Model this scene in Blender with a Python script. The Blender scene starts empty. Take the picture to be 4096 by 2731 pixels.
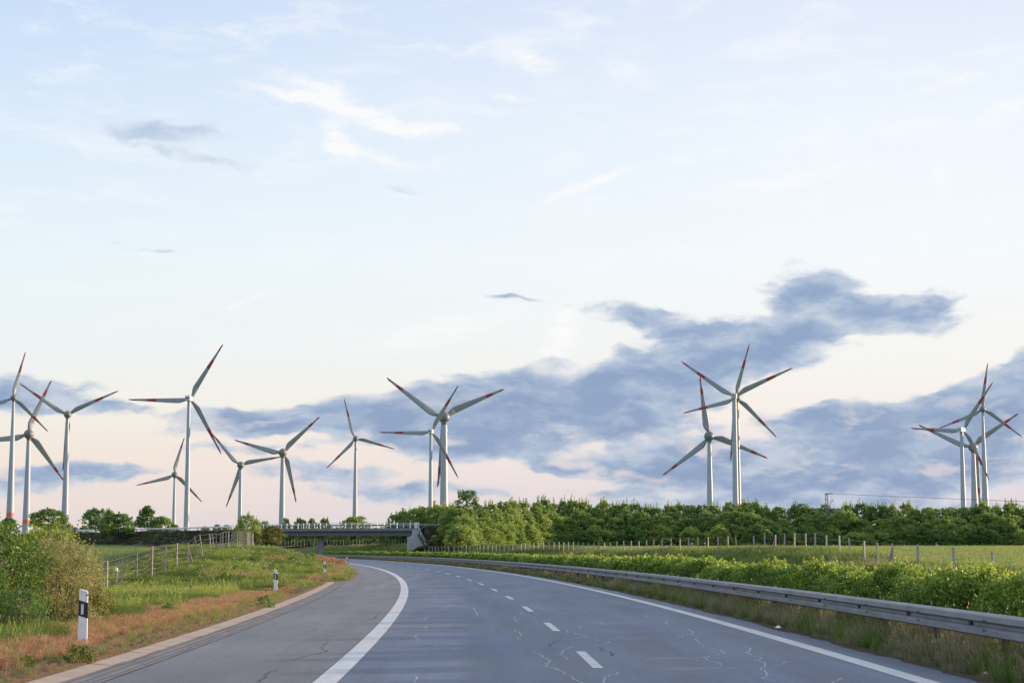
import bpy, math, random
import numpy as np
from mathutils import Vector, Matrix

# ------------------------------------------------------------------ camera
F = 7300.0          # focal length in units where the picture is 4096 wide
CH = 1.65
TH = math.atan((2190 - 1365.5) / F)
sc = bpy.context.scene
col = sc.collection
cam_d = bpy.data.cameras.new('camera')
cam_d.sensor_width = 36.0
cam_d.lens = F / 4096 * 36.0
cam_d.clip_start = 0.1
cam_d.clip_end = 30000
cam = bpy.data.objects.new('camera', cam_d)
col.objects.link(cam)
cam.location = (0, 0, CH)
cam.rotation_euler = (math.pi / 2 + TH, 0, 0)
sc.camera = cam

# ------------------------------------------------------------------ light
SUN_AZ, SUN_EL = 69.0, 6.3
_a, _e = math.radians(SUN_AZ), math.radians(SUN_EL)
sd = Vector((math.sin(_a) * math.cos(_e), math.cos(_a) * math.cos(_e), math.sin(_e)))
sun_d = bpy.data.lights.new('sun', 'SUN')
sun_d.energy = 5.0
sun_d.angle = math.radians(0.6)
sun_d.color = (1.0, 0.69, 0.44)
sun = bpy.data.objects.new('sun', sun_d)
sun.rotation_euler = sd.to_track_quat('Z', 'Y').to_euler()
col.objects.link(sun)
sc.view_settings.view_transform = 'Standard'
sc.view_settings.look = 'None'
sc.view_settings.exposure = 0.8
sc.view_settings.gamma = 1.0
sc.cycles.max_bounces = 6
sc.cycles.transparent_max_bounces = 4
sc.cycles.use_denoising = True
sc.cycles.caustics_reflective = False
sc.cycles.caustics_refractive = False


def lin(r, g, b):
    f = lambda c: (c / 255 / 12.92) if c / 255 <= 0.04045 else ((c / 255 + 0.055) / 1.055) ** 2.4
    return (f(r), f(g), f(b), 1.0)


class NT:
    """small helper round a node tree"""
    def __init__(s, nt):
        s.nt = nt
        nt.nodes.clear()

    def n(s, t, inp=None, **kw):
        nd = s.nt.nodes.new(t)
        for k, v in kw.items():
            setattr(nd, k, v)
        for k, v in (inp or {}).items():
            sk = nd.inputs[k]
            if isinstance(v, bpy.types.NodeSocket):
                s.nt.links.new(v, sk)
            else:
                sk.default_value = v
        return nd

    def m(s, op, a, b=0.0, c=0.0, clamp=False):
        return s.n('ShaderNodeMath', {0: a, 1: b, 2: c}, operation=op, use_clamp=clamp).outputs[0]

    def ramp(s, fac, stops, interp='LINEAR'):
        nd = s.n('ShaderNodeValToRGB', {0: fac})
        cr = nd.color_ramp
        cr.interpolation = interp
        while len(cr.elements) < len(stops):
            cr.elements.new(0.5)
        for e, (p, c) in zip(cr.elements, stops):
            e.position = p
            e.color = c if len(c) == 4 else (*c, 1)
        return nd.outputs[0]

    def mix(s, f, a, b):
        nd = s.n('ShaderNodeMix', data_type='RGBA')
        for k, v in ((0, f), (6, a), (7, b)):
            if isinstance(v, bpy.types.NodeSocket):
                s.nt.links.new(v, nd.inputs[k])
            else:
                nd.inputs[k].default_value = v
        return nd.outputs[2]

    def noise(s, vec, scale, detail=4, rough=0.55, dist=0.0):
        d = {'Scale': scale, 'Detail': detail, 'Roughness': rough, 'Distortion': dist}
        if vec is not None:
            d['Vector'] = vec
        return s.n('ShaderNodeTexNoise', d)

    def map(s, v, a, b, c=0.0, d=1.0, smooth=False):
        return s.n('ShaderNodeMapRange', {0: v, 1: a, 2: b, 3: c, 4: d},
                   interpolation_type='SMOOTHSTEP' if smooth else 'LINEAR').outputs[0]


# ------------------------------------------------------------------ world: sky with clouds, all in direction space
world = bpy.data.worlds.new('World')
sc.world = world
world.use_nodes = True
W = NT(world.node_tree)
tc = W.n('ShaderNodeTexCoord').outputs['Generated']
sep = W.n('ShaderNodeSeparateXYZ', {0: tc})
az = W.m('ARCTAN2', sep.outputs[0], sep.outputs[1])
el = W.m('ARCSINE', sep.outputs[2])
# hundreds of a 2352-unit wide field of view
cu = W.m('MULTIPLY_ADD', az, 41.92, 11.76)
cv = W.m('MULTIPLY_ADD', el, -41.92, 12.575)
P0 = W.n('ShaderNodeCombineXYZ', {0: cu, 1: cv}).outputs[0]
wn = W.noise(P0, 0.9, 3, 0.5)
wob = W.n('ShaderNodeVectorMath', {0: wn.outputs['Color'], 1: (0.5, 0.5, 0.5)}, operation='SUBTRACT').outputs[0]
wob = W.n('ShaderNodeVectorMath', {0: wob, 3: 0.5}, operation='SCALE')
P1 = W.n('ShaderNodeVectorMath', {0: P0, 1: wob.outputs[0]}, operation='ADD').outputs[0]


def blobs(lst, P):
    acc = 0.0
    for (cx, cy, rx, ry, rot, st) in lst:
        mp = W.n('ShaderNodeMapping', {0: P, 1: (cx / 100, cy / 100, 0), 2: (0, 0, math.radians(rot)),
                                       3: (rx / 100, ry / 100, 1)}, vector_type='TEXTURE').outputs[0]
        g = W.n('ShaderNodeTexGradient', {0: mp}, gradient_type='SPHERICAL').outputs[1]
        acc = W.m('MULTIPLY_ADD', g, st, acc)
    return acc


dark = [
    (1250, 915, 460, 52, -6.5, .9), (800, 958, 430, 34, -4, .7), (1650, 850, 260, 50, -10, .6),
    (600, 972, 300, 46, -2, 1.6), (900, 960, 330, 75, -5, 1.9), (1180, 945, 360, 120, -7, 2.2),
    (1130, 1020, 260, 70, 4, 1.2), (1480, 915, 330, 110, -12, 2.0), (1690, 800, 330, 80, -4, 1.9),
    (1880, 690, 170, 85, 12, 1.7), (2070, 745, 190, 60, 5, 1.6), (2130, 703, 130, 30, 6, .9),
    (1500, 735, 210, 38, 9, 1.3), (60, 918, 260, 50, 0, 1.5), (235, 950, 190, 24, -3, 1.1),
    (560, 1032, 230, 20, 2, 1.0), (230, 1082, 160, 34, 2, 1.3), (60, 1112, 360, 40, -4, 1.4),
    (720, 1078, 210, 36, 3, 1.3), (900, 1125, 330, 48, 0, .9), (1270, 1078, 120, 30, 12, .9),
    (1500, 1075, 260, 70, -6, 1.3), (1900, 975, 210, 80, 0, 1.5), (2160, 1010, 420, 130, -4, 2.3),
    (2300, 905, 200, 70, -12, 1.6), (2345, 830, 70, 40, 0, 1.1), (1800, 1120, 720, 120, 0, 1.7), (1900, 890, 200, 42, -8, -1.5), (1480, 935, 110, 26, 6, -.9), (1330, 1112, 300, 26, 4, -1.4), (1990, 910, 110, 40, 10, -.8), (2250, 800, 160, 60, 0, -.8), (640, 1010, 150, 14, 0, -.6), (1850, 770, 100, 30, 0, .8),
    (1580, 1010, 300, 60, 8, 1.1),
    (350, 318, 230, 32, 0, 1.0), (330, 345, 150, 34, 6, .8), (470, 380, 200, 22, 6, .85), (915, 440, 90, 20, 5, .6),
    (1180, 683, 150, 10, 8, .95), (350, 588, 150, 12, 3, .55), (395, 5, 120, 30, 0, .6),
    (1000, 1040, 200, 40, 0, .8),
]
light = [
    (670, 240, 170, 22, 10, 1.2), (735, 215, 110, 34, 10, 1.0), (830, 272, 130, 34, 14, 1.2),
    (960, 305, 140, 22, 0, 1.2), (770, 325, 48, 75, -28, .9), (860, 365, 170, 22, 12, .7),
    (1210, 140, 110, 50, 20, .9), (1170, 225, 110, 22, 14, .5), (1350, 430, 190, 18, -22, .9),
    (1000, 765, 260, 40, -15, .8), (1290, 780, 55, 140, 28, .9), (2300, 300, 110, 30, -24, .8),
    (1830, 420, 330, 28, -8, .6), (2165, 430, 22, 80, -12, .6), (560, 700, 120, 14, -24, .5),
    (2150, 235, 220, 20, -14, .45), (540, 105, 110, 16, 24, .4),
]
mpn = W.n('ShaderNodeMapping', {0: P1, 3: (1.0, 2.9, 1)}).outputs[0]
n1 = W.noise(mpn, 0.8, 9, 0.53, 0.05).outputs[0]
mpn2 = W.n('ShaderNodeMapping', {0: P0, 1: (7, 3, 0), 2: (0, 0, math.radians(-12)), 3: (1.0, 3.2, 1)}).outputs[0]
n2 = W.noise(mpn2, 1.5, 6, 0.6, 0.8).outputs[0]
B = blobs(dark, P1)
den = W.m('MULTIPLY_ADD', W.m('SUBTRACT', n1, 0.5), 2.0, B)
dmask = W.m('MULTIPLY', W.map(den, 0.2, 0.8, 0, 1, True), W.map(B, 0.02, 0.2, 0, 1, True))
Lb = blobs(light, P1)
lmask = W.map(W.m('MULTIPLY', Lb, W.m('MULTIPLY_ADD', n2, 2.6, -0.45)), 0.0, .85, 0, 1, True)
# clear-sky gradient
vf = W.m('DIVIDE', cv, 12.575, clamp=True)
gl = W.ramp(vf, [(0, lin(197, 218, 246)), (.24, lin(216, 232, 249)), (.48, lin(231, 242, 248)), (.64, lin(235, 241, 243)),
                 (.75, lin(241, 238, 230)), (.84, lin(241, 228, 217)), (.92, lin(234, 221, 215)), (1, lin(222, 211, 213))])
gr = W.ramp(vf, [(0, lin(223, 231, 249)), (.24, lin(236, 243, 251)), (.48, lin(242, 246, 250)), (.66, lin(243, 242, 239)),
                 (.78, lin(244, 234, 228)), (.9, lin(226, 216, 224)), (1, lin(212, 209, 224))])
sky = W.mix(W.map(cu, 1.0, 19.0), gl, gr)
veil = W.noise(W.n('ShaderNodeMapping', {0: P1, 1: (2, 5, 0), 2: (0, 0, math.radians(18)), 3: (.7, 2.6, 1)}).outputs[0], 0.55, 7, 0.62, .4).outputs[0]
veil = W.m('MULTIPLY', W.map(veil, .46, .72, 0, 1, True), W.map(cv, 9, 3, 0, .55))
sky = W.mix(veil, sky, lin(246, 249, 251))
sky = W.mix(W.m('MULTIPLY', lmask, 0.9), sky, lin(250, 250, 250))
n3 = W.noise(W.n('ShaderNodeMapping', {0: P1, 1: (3, 9, 0), 2: (0, 0, math.radians(-6)), 3: (1.0, 2.6, 1)}).outputs[0], 0.8, 7, 0.55, 0.05).outputs[0]
tone = W.m('ADD', W.m('MULTIPLY', W.map(den, 0.3, 1.7), 0.75), W.map(n3, 0.36, 0.66, -0.22, 0.5), clamp=True)
ccol = W.ramp(tone, [(0, lin(208, 213, 224)), (.35, lin(180, 194, 215)), (.7, lin(151, 172, 203)), (1, lin(133, 157, 194))])
# upper small clouds are greyer and thinner
up = W.map(cv, 4.6, 6.4, 0.5, 1.0)
n4 = W.noise(W.n('ShaderNodeMapping', {0: P1, 1: (1, 4, 0), 2: (0, 0, math.radians(4)), 3: (.8, 2.2, 1)}).outputs[0], 0.75, 8, 0.52, 0).outputs[0]
gap = W.m('MULTIPLY', W.map(n4, .52, .68, 0, .6, True), W.map(cv, 8.6, 10.0, 0, 1))
dmask = W.m('MULTIPLY', dmask, W.m('SUBTRACT', 1.0, gap))
skyc = W.mix(W.m('MULTIPLY', dmask, W.m('MULTIPLY', up, 0.96)), sky, ccol)
nish = W.n('ShaderNodeTexSky', sky_type='NISHITA', sun_disc=False, sun_elevation=_e, sun_rotation=_a,
           air_density=1.0, dust_density=1.5)
skyn = W.n('ShaderNodeVectorMath', {0: nish.outputs[0], 1: skyc, 3: 0.01}, operation='SCALE')
sky_sum = W.n('ShaderNodeVectorMath', {0: skyn.outputs[0], 1: skyc}, operation='ADD').outputs[0]
# the vault higher up and towards the sun is brighter
boost = W.map(el, 0.33, 0.8, 0.574, 0.56, True)
bg = W.n('ShaderNodeBackground', {0: sky_sum, 1: boost})
wo = W.n('ShaderNodeOutputWorld', {0: bg.outputs[0]})
world.cycles.sampling_method = 'MANUAL'
world.cycles.sample_map_resolution = 512


# ------------------------------------------------------------------ picture <-> place
_c, _s = math.cos(TH), math.sin(TH)


def ray(x, y):
    a = (x - 2048) / F
    b = (1365.5 - y) / F
    return np.array([a, _c - b * _s, _s + b * _c])


def G(x, y, h=0.0):
    r = ray(x, y)
    return Vector(r * ((h - CH) / r[2]) + np.array([0, 0, CH]))


def P(x, y, Y):
    r = ray(x, y)
    return Vector(r * (Y / r[1]) + np.array([0, 0, CH]))


def XatP(x, Y):           # X of picture column x at distance Y near the horizon
    return P(x, 2190, Y).x


# ------------------------------------------------------------------ object helpers
def tag(o, label=None, cat=None, group=None, kind=None):
    if label: o['label'] = label
    if cat: o['category'] = cat
    if group: o['group'] = group
    if kind: o['kind'] = kind
    return o


def empty(name, loc=(0, 0, 0), rz=0.0, parent=None):
    o = bpy.data.objects.new(name, None)
    o.empty_display_size = 0.3
    col.objects.link(o)
    o.location = loc
    o.rotation_euler = (0, 0, rz)
    if parent: o.parent = parent
    return o


class MB:
    def __init__(s):
        s.v, s.f, s.m = [], [], []

    def add(s, vs, fs, mi=0):
        k = len(s.v)
        s.v += [tuple(v) for v in vs]
        s.f += [tuple(i + k for i in f) for f in fs]
        s.m += [mi] * len(fs)

    def box(s, c, size, rz=0.0, mi=0, M=None):
        x, y, z = size[0] / 2, size[1] / 2, size[2] / 2
        R = M or Matrix.Rotation(rz, 4, 'Z')
        c = Vector(c)
        vs = [c + (R @ Vector((a * x, b * y, d * z))) for d in (-1, 1) for a, b in ((-1, -1), (1, -1), (1, 1), (-1, 1))]
        s.add(vs, [(3, 2, 1, 0), (4, 5, 6, 7), (0, 1, 5, 4), (1, 2, 6, 5), (2, 3, 7, 6), (3, 0, 4, 7)], mi)

    def bar(s, p, q, w, h, mi=0):
        p, q = Vector(p), Vector(q)
        d = q - p
        M = d.to_track_quat('Y', 'Z').to_matrix().to_4x4()
        s.box((p + q) / 2, (w, d.length, h), M=M, mi=mi)

    def tube(s, p, q, r0, r1=None, n=8, mi=0, caps=True):
        p, q = Vector(p), Vector(q)
        r1 = r0 if r1 is None else r1
        M = (q - p).to_track_quat('Z', 'Y').to_matrix()
        vs = []
        for c, r in ((p, r0), (q, r1)):
            for i in range(n):
                t = 2 * math.pi * i / n
                vs.append(c + M @ Vector((r * math.cos(t), r * math.sin(t), 0)))
        fs = [(i, (i + 1) % n, n + (i + 1) % n, n + i) for i in range(n)]
        if caps:
            fs += [tuple(range(n - 1, -1, -1)), tuple(range(n, 2 * n))]
        s.add(vs, fs, mi)

    def sweep(s, rings, closed=True, mi=0, cap=False):
        """rings: list of lists of points, the same length"""
        n = len(rings[0])
        vs = [p for r in rings for p in r]
        fs = []
        for k in range(len(rings) - 1):
            for i in range(n if closed else n - 1):
                j = (i + 1) % n
                fs.append((k * n + i, k * n + j, (k + 1) * n + j, (k + 1) * n + i))
        if cap:
            fs += [tuple(range(n - 1, -1, -1)), tuple((len(rings) - 1) * n + i for i in range(n))]
        s.add(vs, fs, mi)

    def build(s, name, mats, parent=None, smooth=False, bevel=0.0):
        me = bpy.data.meshes.new(name)
        me.from_pydata(s.v, [], s.f)
        for m in (mats if isinstance(mats, (list, tuple)) else [mats]):
            me.materials.append(m)
        if any(s.m):
            me.polygons.foreach_set('material_index', s.m)
        if smooth:
            me.polygons.foreach_set('use_smooth', [True] * len(me.polygons))
        me.update()
        o = bpy.data.objects.new(name, me)
        col.objects.link(o)
        if parent: o.parent = parent
        if bevel:
            b = o.modifiers.new('bevel', 'BEVEL')
            b.width = bevel
            b.segments = 2
            b.limit_method = 'ANGLE'
        return o


def np_mesh(name, V, Fq, mats, mi=None, attrs=None, smooth=False):
    """V (n,3); Fq (m,k) faces with the same corner count"""
    me = bpy.data.meshes.new(name)
    k = Fq.shape[1]
    me.vertices.add(len(V))
    me.vertices.foreach_set('co', V.astype(np.float32).ravel())
    me.loops.add(Fq.size)
    me.loops.foreach_set('vertex_index', Fq.astype(np.int32).ravel())
    me.polygons.add(len(Fq))
    me.polygons.foreach_set('loop_start', np.arange(0, Fq.size, k, dtype=np.int32))
    me.polygons.foreach_set('loop_total', np.full(len(Fq), k, dtype=np.int32))
    for m in (mats if isinstance(mats, (list, tuple)) else [mats]):
        me.materials.append(m)
    if mi is not None:
        me.polygons.foreach_set('material_index', mi.astype(np.int32))
    if smooth:
        me.polygons.foreach_set('use_smooth', np.ones(len(Fq), dtype=bool))
    me.update(calc_edges=True)
    for nm, arr in (attrs or {}).items():
        if arr.ndim == 1:
            a = me.attributes.new(nm, 'FLOAT', 'POINT')
            a.data.foreach_set('value', arr.astype(np.float32))
        else:
            a = me.attributes.new(nm, 'FLOAT_VECTOR', 'POINT')
            a.data.foreach_set('vector', arr.astype(np.float32).ravel())
    return me


def mobj(name, me, parent=None, loc=None):
    o = bpy.data.objects.new(name, me)
    col.objects.link(o)
    if parent: o.parent = parent
    if loc is not None: o.location = loc
    return o


# ------------------------------------------------------------------ materials
MATS = {}


def mat(name):
    m = bpy.data.materials.new(name)
    m.use_nodes = True
    t = NT(m.node_tree)
    MATS[name] = m
    return m, t


def finish(t, color, rough=0.8, metal=0.0, spec=0.4, bump=None, bstr=0.3, bdist=0.02, nrm=None):
    d = {'Base Color': color, 'Roughness': rough, 'Metallic': metal, 'Specular IOR Level': spec}
    p = t.n('ShaderNodeBsdfPrincipled', d)
    if bump is not None:
        b = t.n('ShaderNodeBump', {'Height': bump, 'Strength': bstr, 'Distance': bdist})
        t.nt.links.new(b.outputs[0], p.inputs['Normal'])
    t.n('ShaderNodeOutputMaterial', {0: p.outputs[0]})
    return p


def simple(name, c, rough=0.6, metal=0.0, spec=0.4, var=0.12, scale=3.0, bstr=0.15):
    m, t = mat(name)
    ob = t.n('ShaderNodeTexCoord').outputs['Object']
    n = t.noise(ob, scale, 6, 0.6).outputs[0]
    f = t.map(n, 0.3, 0.7, 1 - var, 1 + var)
    cc = t.n('ShaderNodeVectorMath', {0: (*c[:3],), 3: f}, operation='SCALE').outputs[0]
    finish(t, cc, rough, metal, spec, n, bstr, 0.01)
    return m


def leafmat(name, stops, trans=0.35, rough=0.55, spec=0.25, rnd=0.3):
    """colour by a per-leaf attribute, shifted a little per plant"""
    m, t = mat(name)
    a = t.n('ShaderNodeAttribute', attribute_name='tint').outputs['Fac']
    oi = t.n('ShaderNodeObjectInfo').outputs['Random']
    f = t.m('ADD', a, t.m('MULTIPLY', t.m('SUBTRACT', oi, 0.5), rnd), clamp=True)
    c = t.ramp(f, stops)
    p = t.n('ShaderNodeBsdfPrincipled', {'Base Color': c, 'Roughness': rough, 'Specular IOR Level': spec})
    tr = t.n('ShaderNodeBsdfTranslucent', {0: c})
    mx = t.n('ShaderNodeMixShader', {0: trans, 1: p.outputs[0], 2: tr.outputs[0]})
    t.n('ShaderNodeOutputMaterial', {0: mx.outputs[0]})
    return m


def asphalt(name, base, warm, seed):
    m, t = mat(name)
    g = t.n('ShaderNodeNewGeometry').outputs['Position']
    fine = t.noise(g, 42, 4, 0.75).outputs[0]
    mid = t.noise(g, 9, 5, 0.7).outputs[0]
    n2_ = t.noise(t.n('ShaderNodeMapping', {0: g, 1: (seed, 0, 0), 3: (1.1, 0.12, 1)}).outputs[0], 0.9, 5, 0.6).outputs[0]
    patch = t.noise(t.n('ShaderNodeMapping', {0: g, 1: (seed, 9, 0), 3: (0.5, 0.25, 1)}).outputs[0], 0.5, 5, 0.65).outputs[0]
    f = t.m('MULTIPLY', t.map(fine, 0.32, 0.68, 0.45, 1.55), t.map(n2_, 0.3, 0.7, 0.74, 1.24))
    f = t.m('MULTIPLY', f, t.map(mid, .32, .68, .8, 1.2))
    lane_u = t.n('ShaderNodeAttribute', attribute_name='uv2').outputs['Vector']
    tr_ = t.noise(t.n('ShaderNodeMapping', {0: lane_u, 1: (seed, 2, 0), 3: (.018, 1.1, 1)}).outputs[0], 1.3, 3, .5).outputs[0]
    f = t.m('MULTIPLY', f, t.map(tr_, .3, .7, .87, 1.12))
    c = t.mix(t.map(patch, 0.35, 0.65), base, warm)
    c = t.n('ShaderNodeVectorMath', {0: c, 3: f}, operation='SCALE').outputs[0]
    # scattered light chippings
    vo = t.n('ShaderNodeTexVoronoi', {'Vector': g, 'Scale': 28.0})
    sp = t.map(vo.outputs['Distance'], 0.10, 0.16, 1, 0)
    pick = t.map(t.n('ShaderNodeSeparateColor', {0: vo.outputs['Color']}).outputs[0], 0.86, 0.9)
    c = t.mix(t.m('MULTIPLY', t.m('MULTIPLY', sp, pick), 0.45), c, (0.45, 0.45, 0.45, 1))
    finish(t, c, 0.62, 0, 0.5, fine, 0.45, 0.008)
    return m


M_ROAD = asphalt('asphalt', (0.064, 0.098, 0.168, 1), (0.092, 0.120, 0.168, 1), 0)
M_SHOULDER = asphalt('shoulder_asphalt', (0.135, 0.135, 0.15, 1), (0.108, 0.11, 0.126, 1), 40)


def paint():
    m, t = mat('road_paint')
    g = t.n('ShaderNodeNewGeometry').outputs['Position']
    a = t.noise(g, 30, 4, 0.7).outputs[0]
    b = t.noise(t.n('ShaderNodeMapping', {0: g, 3: (3, .5, 1)}).outputs[0], 1.5, 4, 0.6).outputs[0]
    f = t.m('MULTIPLY', t.map(a, 0.3, 0.62, 0.70, 1.02), t.map(b, 0.25, 0.7, 0.80, 1.05))
    c = t.n('ShaderNodeVectorMath', {0: (0.58, 0.60, 0.61), 3: f}, operation='SCALE').outputs[0]
    finish(t, c, 0.55, 0, 0.4, a, 0.3, 0.005)
    return m


M_PAINT = paint()


def concrete(name, c0, c1, streak=True, scale=1.0):
    m, t = mat(name)
    g = t.n('ShaderNodeNewGeometry').outputs['Position']
    a = t.noise(g, 1.1 * scale, 7, 0.65).outputs[0]
    b = t.noise(t.n('ShaderNodeMapping', {0: g, 3: (2.5, 2.5, 0.25)}).outputs[0], 1.4 * scale, 5, 0.6).outputs[0]
    f = t.m('ADD', t.m('MULTIPLY', a, 0.5), t.m('MULTIPLY', b, 0.5))
    c = t.mix(t.map(f, 0.36, 0.64), c0, c1)
    fine = t.noise(g, 26, 3, 0.7).outputs[0]
    c = t.n('ShaderNodeVectorMath', {0: c, 3: t.map(fine, .3, .7, .88, 1.1)}, operation='SCALE').outputs[0]
    finish(t, c, 0.85, 0, 0.3, fine, 0.3, 0.01)
    return m


M_KERB = concrete('kerb_concrete', (0.42, 0.345, 0.28, 1), (0.28, 0.23, 0.19, 1), scale=2)
M_EARTH = simple('earth_slope', (.05, .07, .03), .95, var=.4, scale=.6, bstr=.6)
M_CONC = concrete('bridge_concrete', (0.46, 0.48, 0.50, 1), (0.34, 0.36, 0.39, 1))
M_CONCD = concrete('weathered_concrete', (0.22, 0.235, 0.25, 1), (0.15, 0.165, 0.18, 1))


def gutter():
    m, t = mat('gutter_stone')
    uv = t.n('ShaderNodeAttribute', attribute_name='uv2').outputs['Vector']
    br = t.n('ShaderNodeTexBrick', {'Vector': uv, 'Color1': (0.15, 0.152, 0.158, 1), 'Color2': (0.21, 0.20, 0.195, 1),
                                    'Mortar': (0.045, 0.045, 0.045, 1), 'Scale': 1.0, 'Mortar Size': 0.012,
                                    'Brick Width': 1.1, 'Row Height': 0.16, 'Bias': 0.0}, offset=0.35)
    n = t.noise(t.n('ShaderNodeNewGeometry').outputs['Position'], 12, 6, 0.7).outputs[0]
    c = t.n('ShaderNodeVectorMath', {0: br.outputs[0], 3: t.map(n, .3, .7, .7, 1.25)}, operation='SCALE').outputs[0]
    finish(t, c, 0.85, 0, 0.3, n, 0.4, 0.01)
    return m


M_GUTTER = gutter()


def steel(name, c, rough=0.45, metal=0.55, stain=0.35):
    m, t = mat(name)
    g = t.n('ShaderNodeNewGeometry').outputs['Position']
    a = t.noise(t.n('ShaderNodeMapping', {0: g, 3: (1, 1, 6)}).outputs[0], 1.3, 5, 0.6).outputs[0]
    b = t.noise(g, 9, 5, 0.65).outputs[0]
    f = t.m('MULTIPLY', t.map(a, .3, .7, 1 - stain, 1.12), t.map(b, .3, .7, .86, 1.1))
    cc = t.n('ShaderNodeVectorMath', {0: c, 3: f}, operation='SCALE').outputs[0]
    finish(t, cc, t.map(b, .3, .7, rough - .08, rough + .15), metal, 0.5, b, 0.1, 0.004)
    return m


M_RAIL = steel('galvanised_rail', (0.24, 0.25, 0.27), 0.6, 0.1, 0.3)
M_RAILPOST = steel('galvanised_post', (0.16, 0.16, 0.17), 0.6, 0.4)
M_BRAIL = steel('painted_rail', (0.74, 0.82, 0.88), 0.5, 0.0, 0.1)
M_MAST = steel('mast_steel', (0.20, 0.30, 0.40), 0.55, 0.3, 0.2)
M_WHITE = simple('white_plastic', (0.76, 0.77, 0.80), 0.5, var=0.13, scale=7)
M_BLACK = simple('black_plastic', (0.018, 0.022, 0.035), 0.5, var=0.1)
M_REFL = simple('reflector', (0.62, 0.66, 0.68), 0.25, spec=0.8, var=0.08, scale=40)
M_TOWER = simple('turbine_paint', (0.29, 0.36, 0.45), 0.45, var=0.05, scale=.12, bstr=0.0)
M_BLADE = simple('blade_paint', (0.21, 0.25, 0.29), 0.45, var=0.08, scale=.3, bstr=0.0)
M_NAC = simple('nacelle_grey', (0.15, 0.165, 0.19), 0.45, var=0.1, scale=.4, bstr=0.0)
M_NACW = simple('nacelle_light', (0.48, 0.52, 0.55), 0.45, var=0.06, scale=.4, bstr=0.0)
M_RED = simple('signal_red', (0.27, 0.04, 0.04), 0.5, var=0.08, scale=.3, bstr=0.0)
M_REDB = simple('band_red', (0.62, 0.12, 0.11), 0.5, var=0.06, scale=.3, bstr=0.0)
M_VENT = simple('vent_dark', (0.02, 0.035, 0.08), 0.6, var=0.1)
M_WOOD = simple('weathered_wood', (0.23, 0.22, 0.215), 0.85, var=0.3, scale=5, bstr=0.4)
M_WOODP = simple('pale_wood', (0.33, 0.33, 0.335), 0.85, var=0.25, scale=5, bstr=0.4)
M_WIRE = steel('fence_wire', (0.20, 0.19, 0.18), 0.6, 0.1)
M_CARP = simple('car_paint', (0.018, 0.025, 0.05), 0.25, spec=0.6, var=0.05)
M_GLASS = simple('car_glass', (0.03, 0.035, 0.045), 0.08, spec=0.8, var=0.05)
M_TYRE = simple('tyre_rubber', (0.02, 0.02, 0.02), 0.8)
M_LAMP = simple('tail_lamp_red', (0.75, 0.05, 0.07), 0.25, var=0.05)
M_BARK = simple('bark', (0.085, 0.07, 0.055), 0.9, var=0.35, scale=6, bstr=0.6)
M_TWIG = simple('twig', (0.12, 0.095, 0.07), 0.9, var=0.3, scale=12)
M_CRACKW = simple('sealed_crack', (0.46, 0.47, 0.45), 0.7, var=0.25, scale=20)
M_CRACKD = simple('open_crack', (0.03, 0.03, 0.033), 0.9, var=0.2, scale=20)
M_PAPER = simple('paper', (0.75, 0.76, 0.78), 0.8)

g0 = lambda r, g, b: (r, g, b, 1)
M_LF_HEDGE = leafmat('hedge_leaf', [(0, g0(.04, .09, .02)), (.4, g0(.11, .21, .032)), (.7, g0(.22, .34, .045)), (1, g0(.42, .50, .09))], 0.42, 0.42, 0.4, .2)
M_LF_DARK = leafmat('dark_leaf', [(0, g0(.08, .17, .055)), (.6, g0(.15, .27, .07)), (1, g0(.26, .36, .08))], 0.4)
M_LF_MID = leafmat('belt_leaf', [(0, g0(.15, .25, .085)), (.5, g0(.26, .38, .10)), (1, g0(.46, .53, .13))], 0.48, rnd=.45)
M_LF_OLIVE = leafmat('olive_leaf', [(0, g0(.07, .11, .02)), (.5, g0(.16, .20, .035)), (1, g0(.31, .32, .07))], 0.35)
M_LF_LIME = leafmat('lime_leaf', [(0, g0(.09, .15, .018)), (.5, g0(.23, .32, .03)), (1, g0(.42, .46, .08))], 0.4, rnd=.15)
M_LF_TAN = leafmat('tan_catkin', [(0, g0(.12, .17, .045)), (.4, g0(.33, .33, .13)), (1, g0(.66, .56, .32))], 0.3, rnd=.1)
M_GR_GREEN = leafmat('green_grass', [(0, g0(.06, .125, .026)), (.5, g0(.135, .225, .045)), (1, g0(.29, .36, .09))], 0.4, 0.6, 0.2, .5)
M_GR_DEEP = leafmat('deep_grass', [(0, g0(.04, .085, .022)), (.6, g0(.085, .15, .03)), (1, g0(.15, .21, .05))], 0.35, 0.6, 0.2, .4)
M_GR_BROWN = leafmat('bent_grass', [(0, g0(.10, .11, .04)), (.35, g0(.20, .13, .075)), (.7, g0(.27, .14, .095)), (1, g0(.43, .28, .18))], 0.35, 0.7, 0.15, .45)
M_GR_DRY = leafmat('dry_grass', [(0, g0(.13, .135, .06)), (.5, g0(.26, .235, .135)), (1, g0(.42, .37, .24))], 0.3, 0.7, 0.15, .5)
M_FLOWER = simple('white_flower', (0.75, 0.75, 0.7), 0.7)


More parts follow.
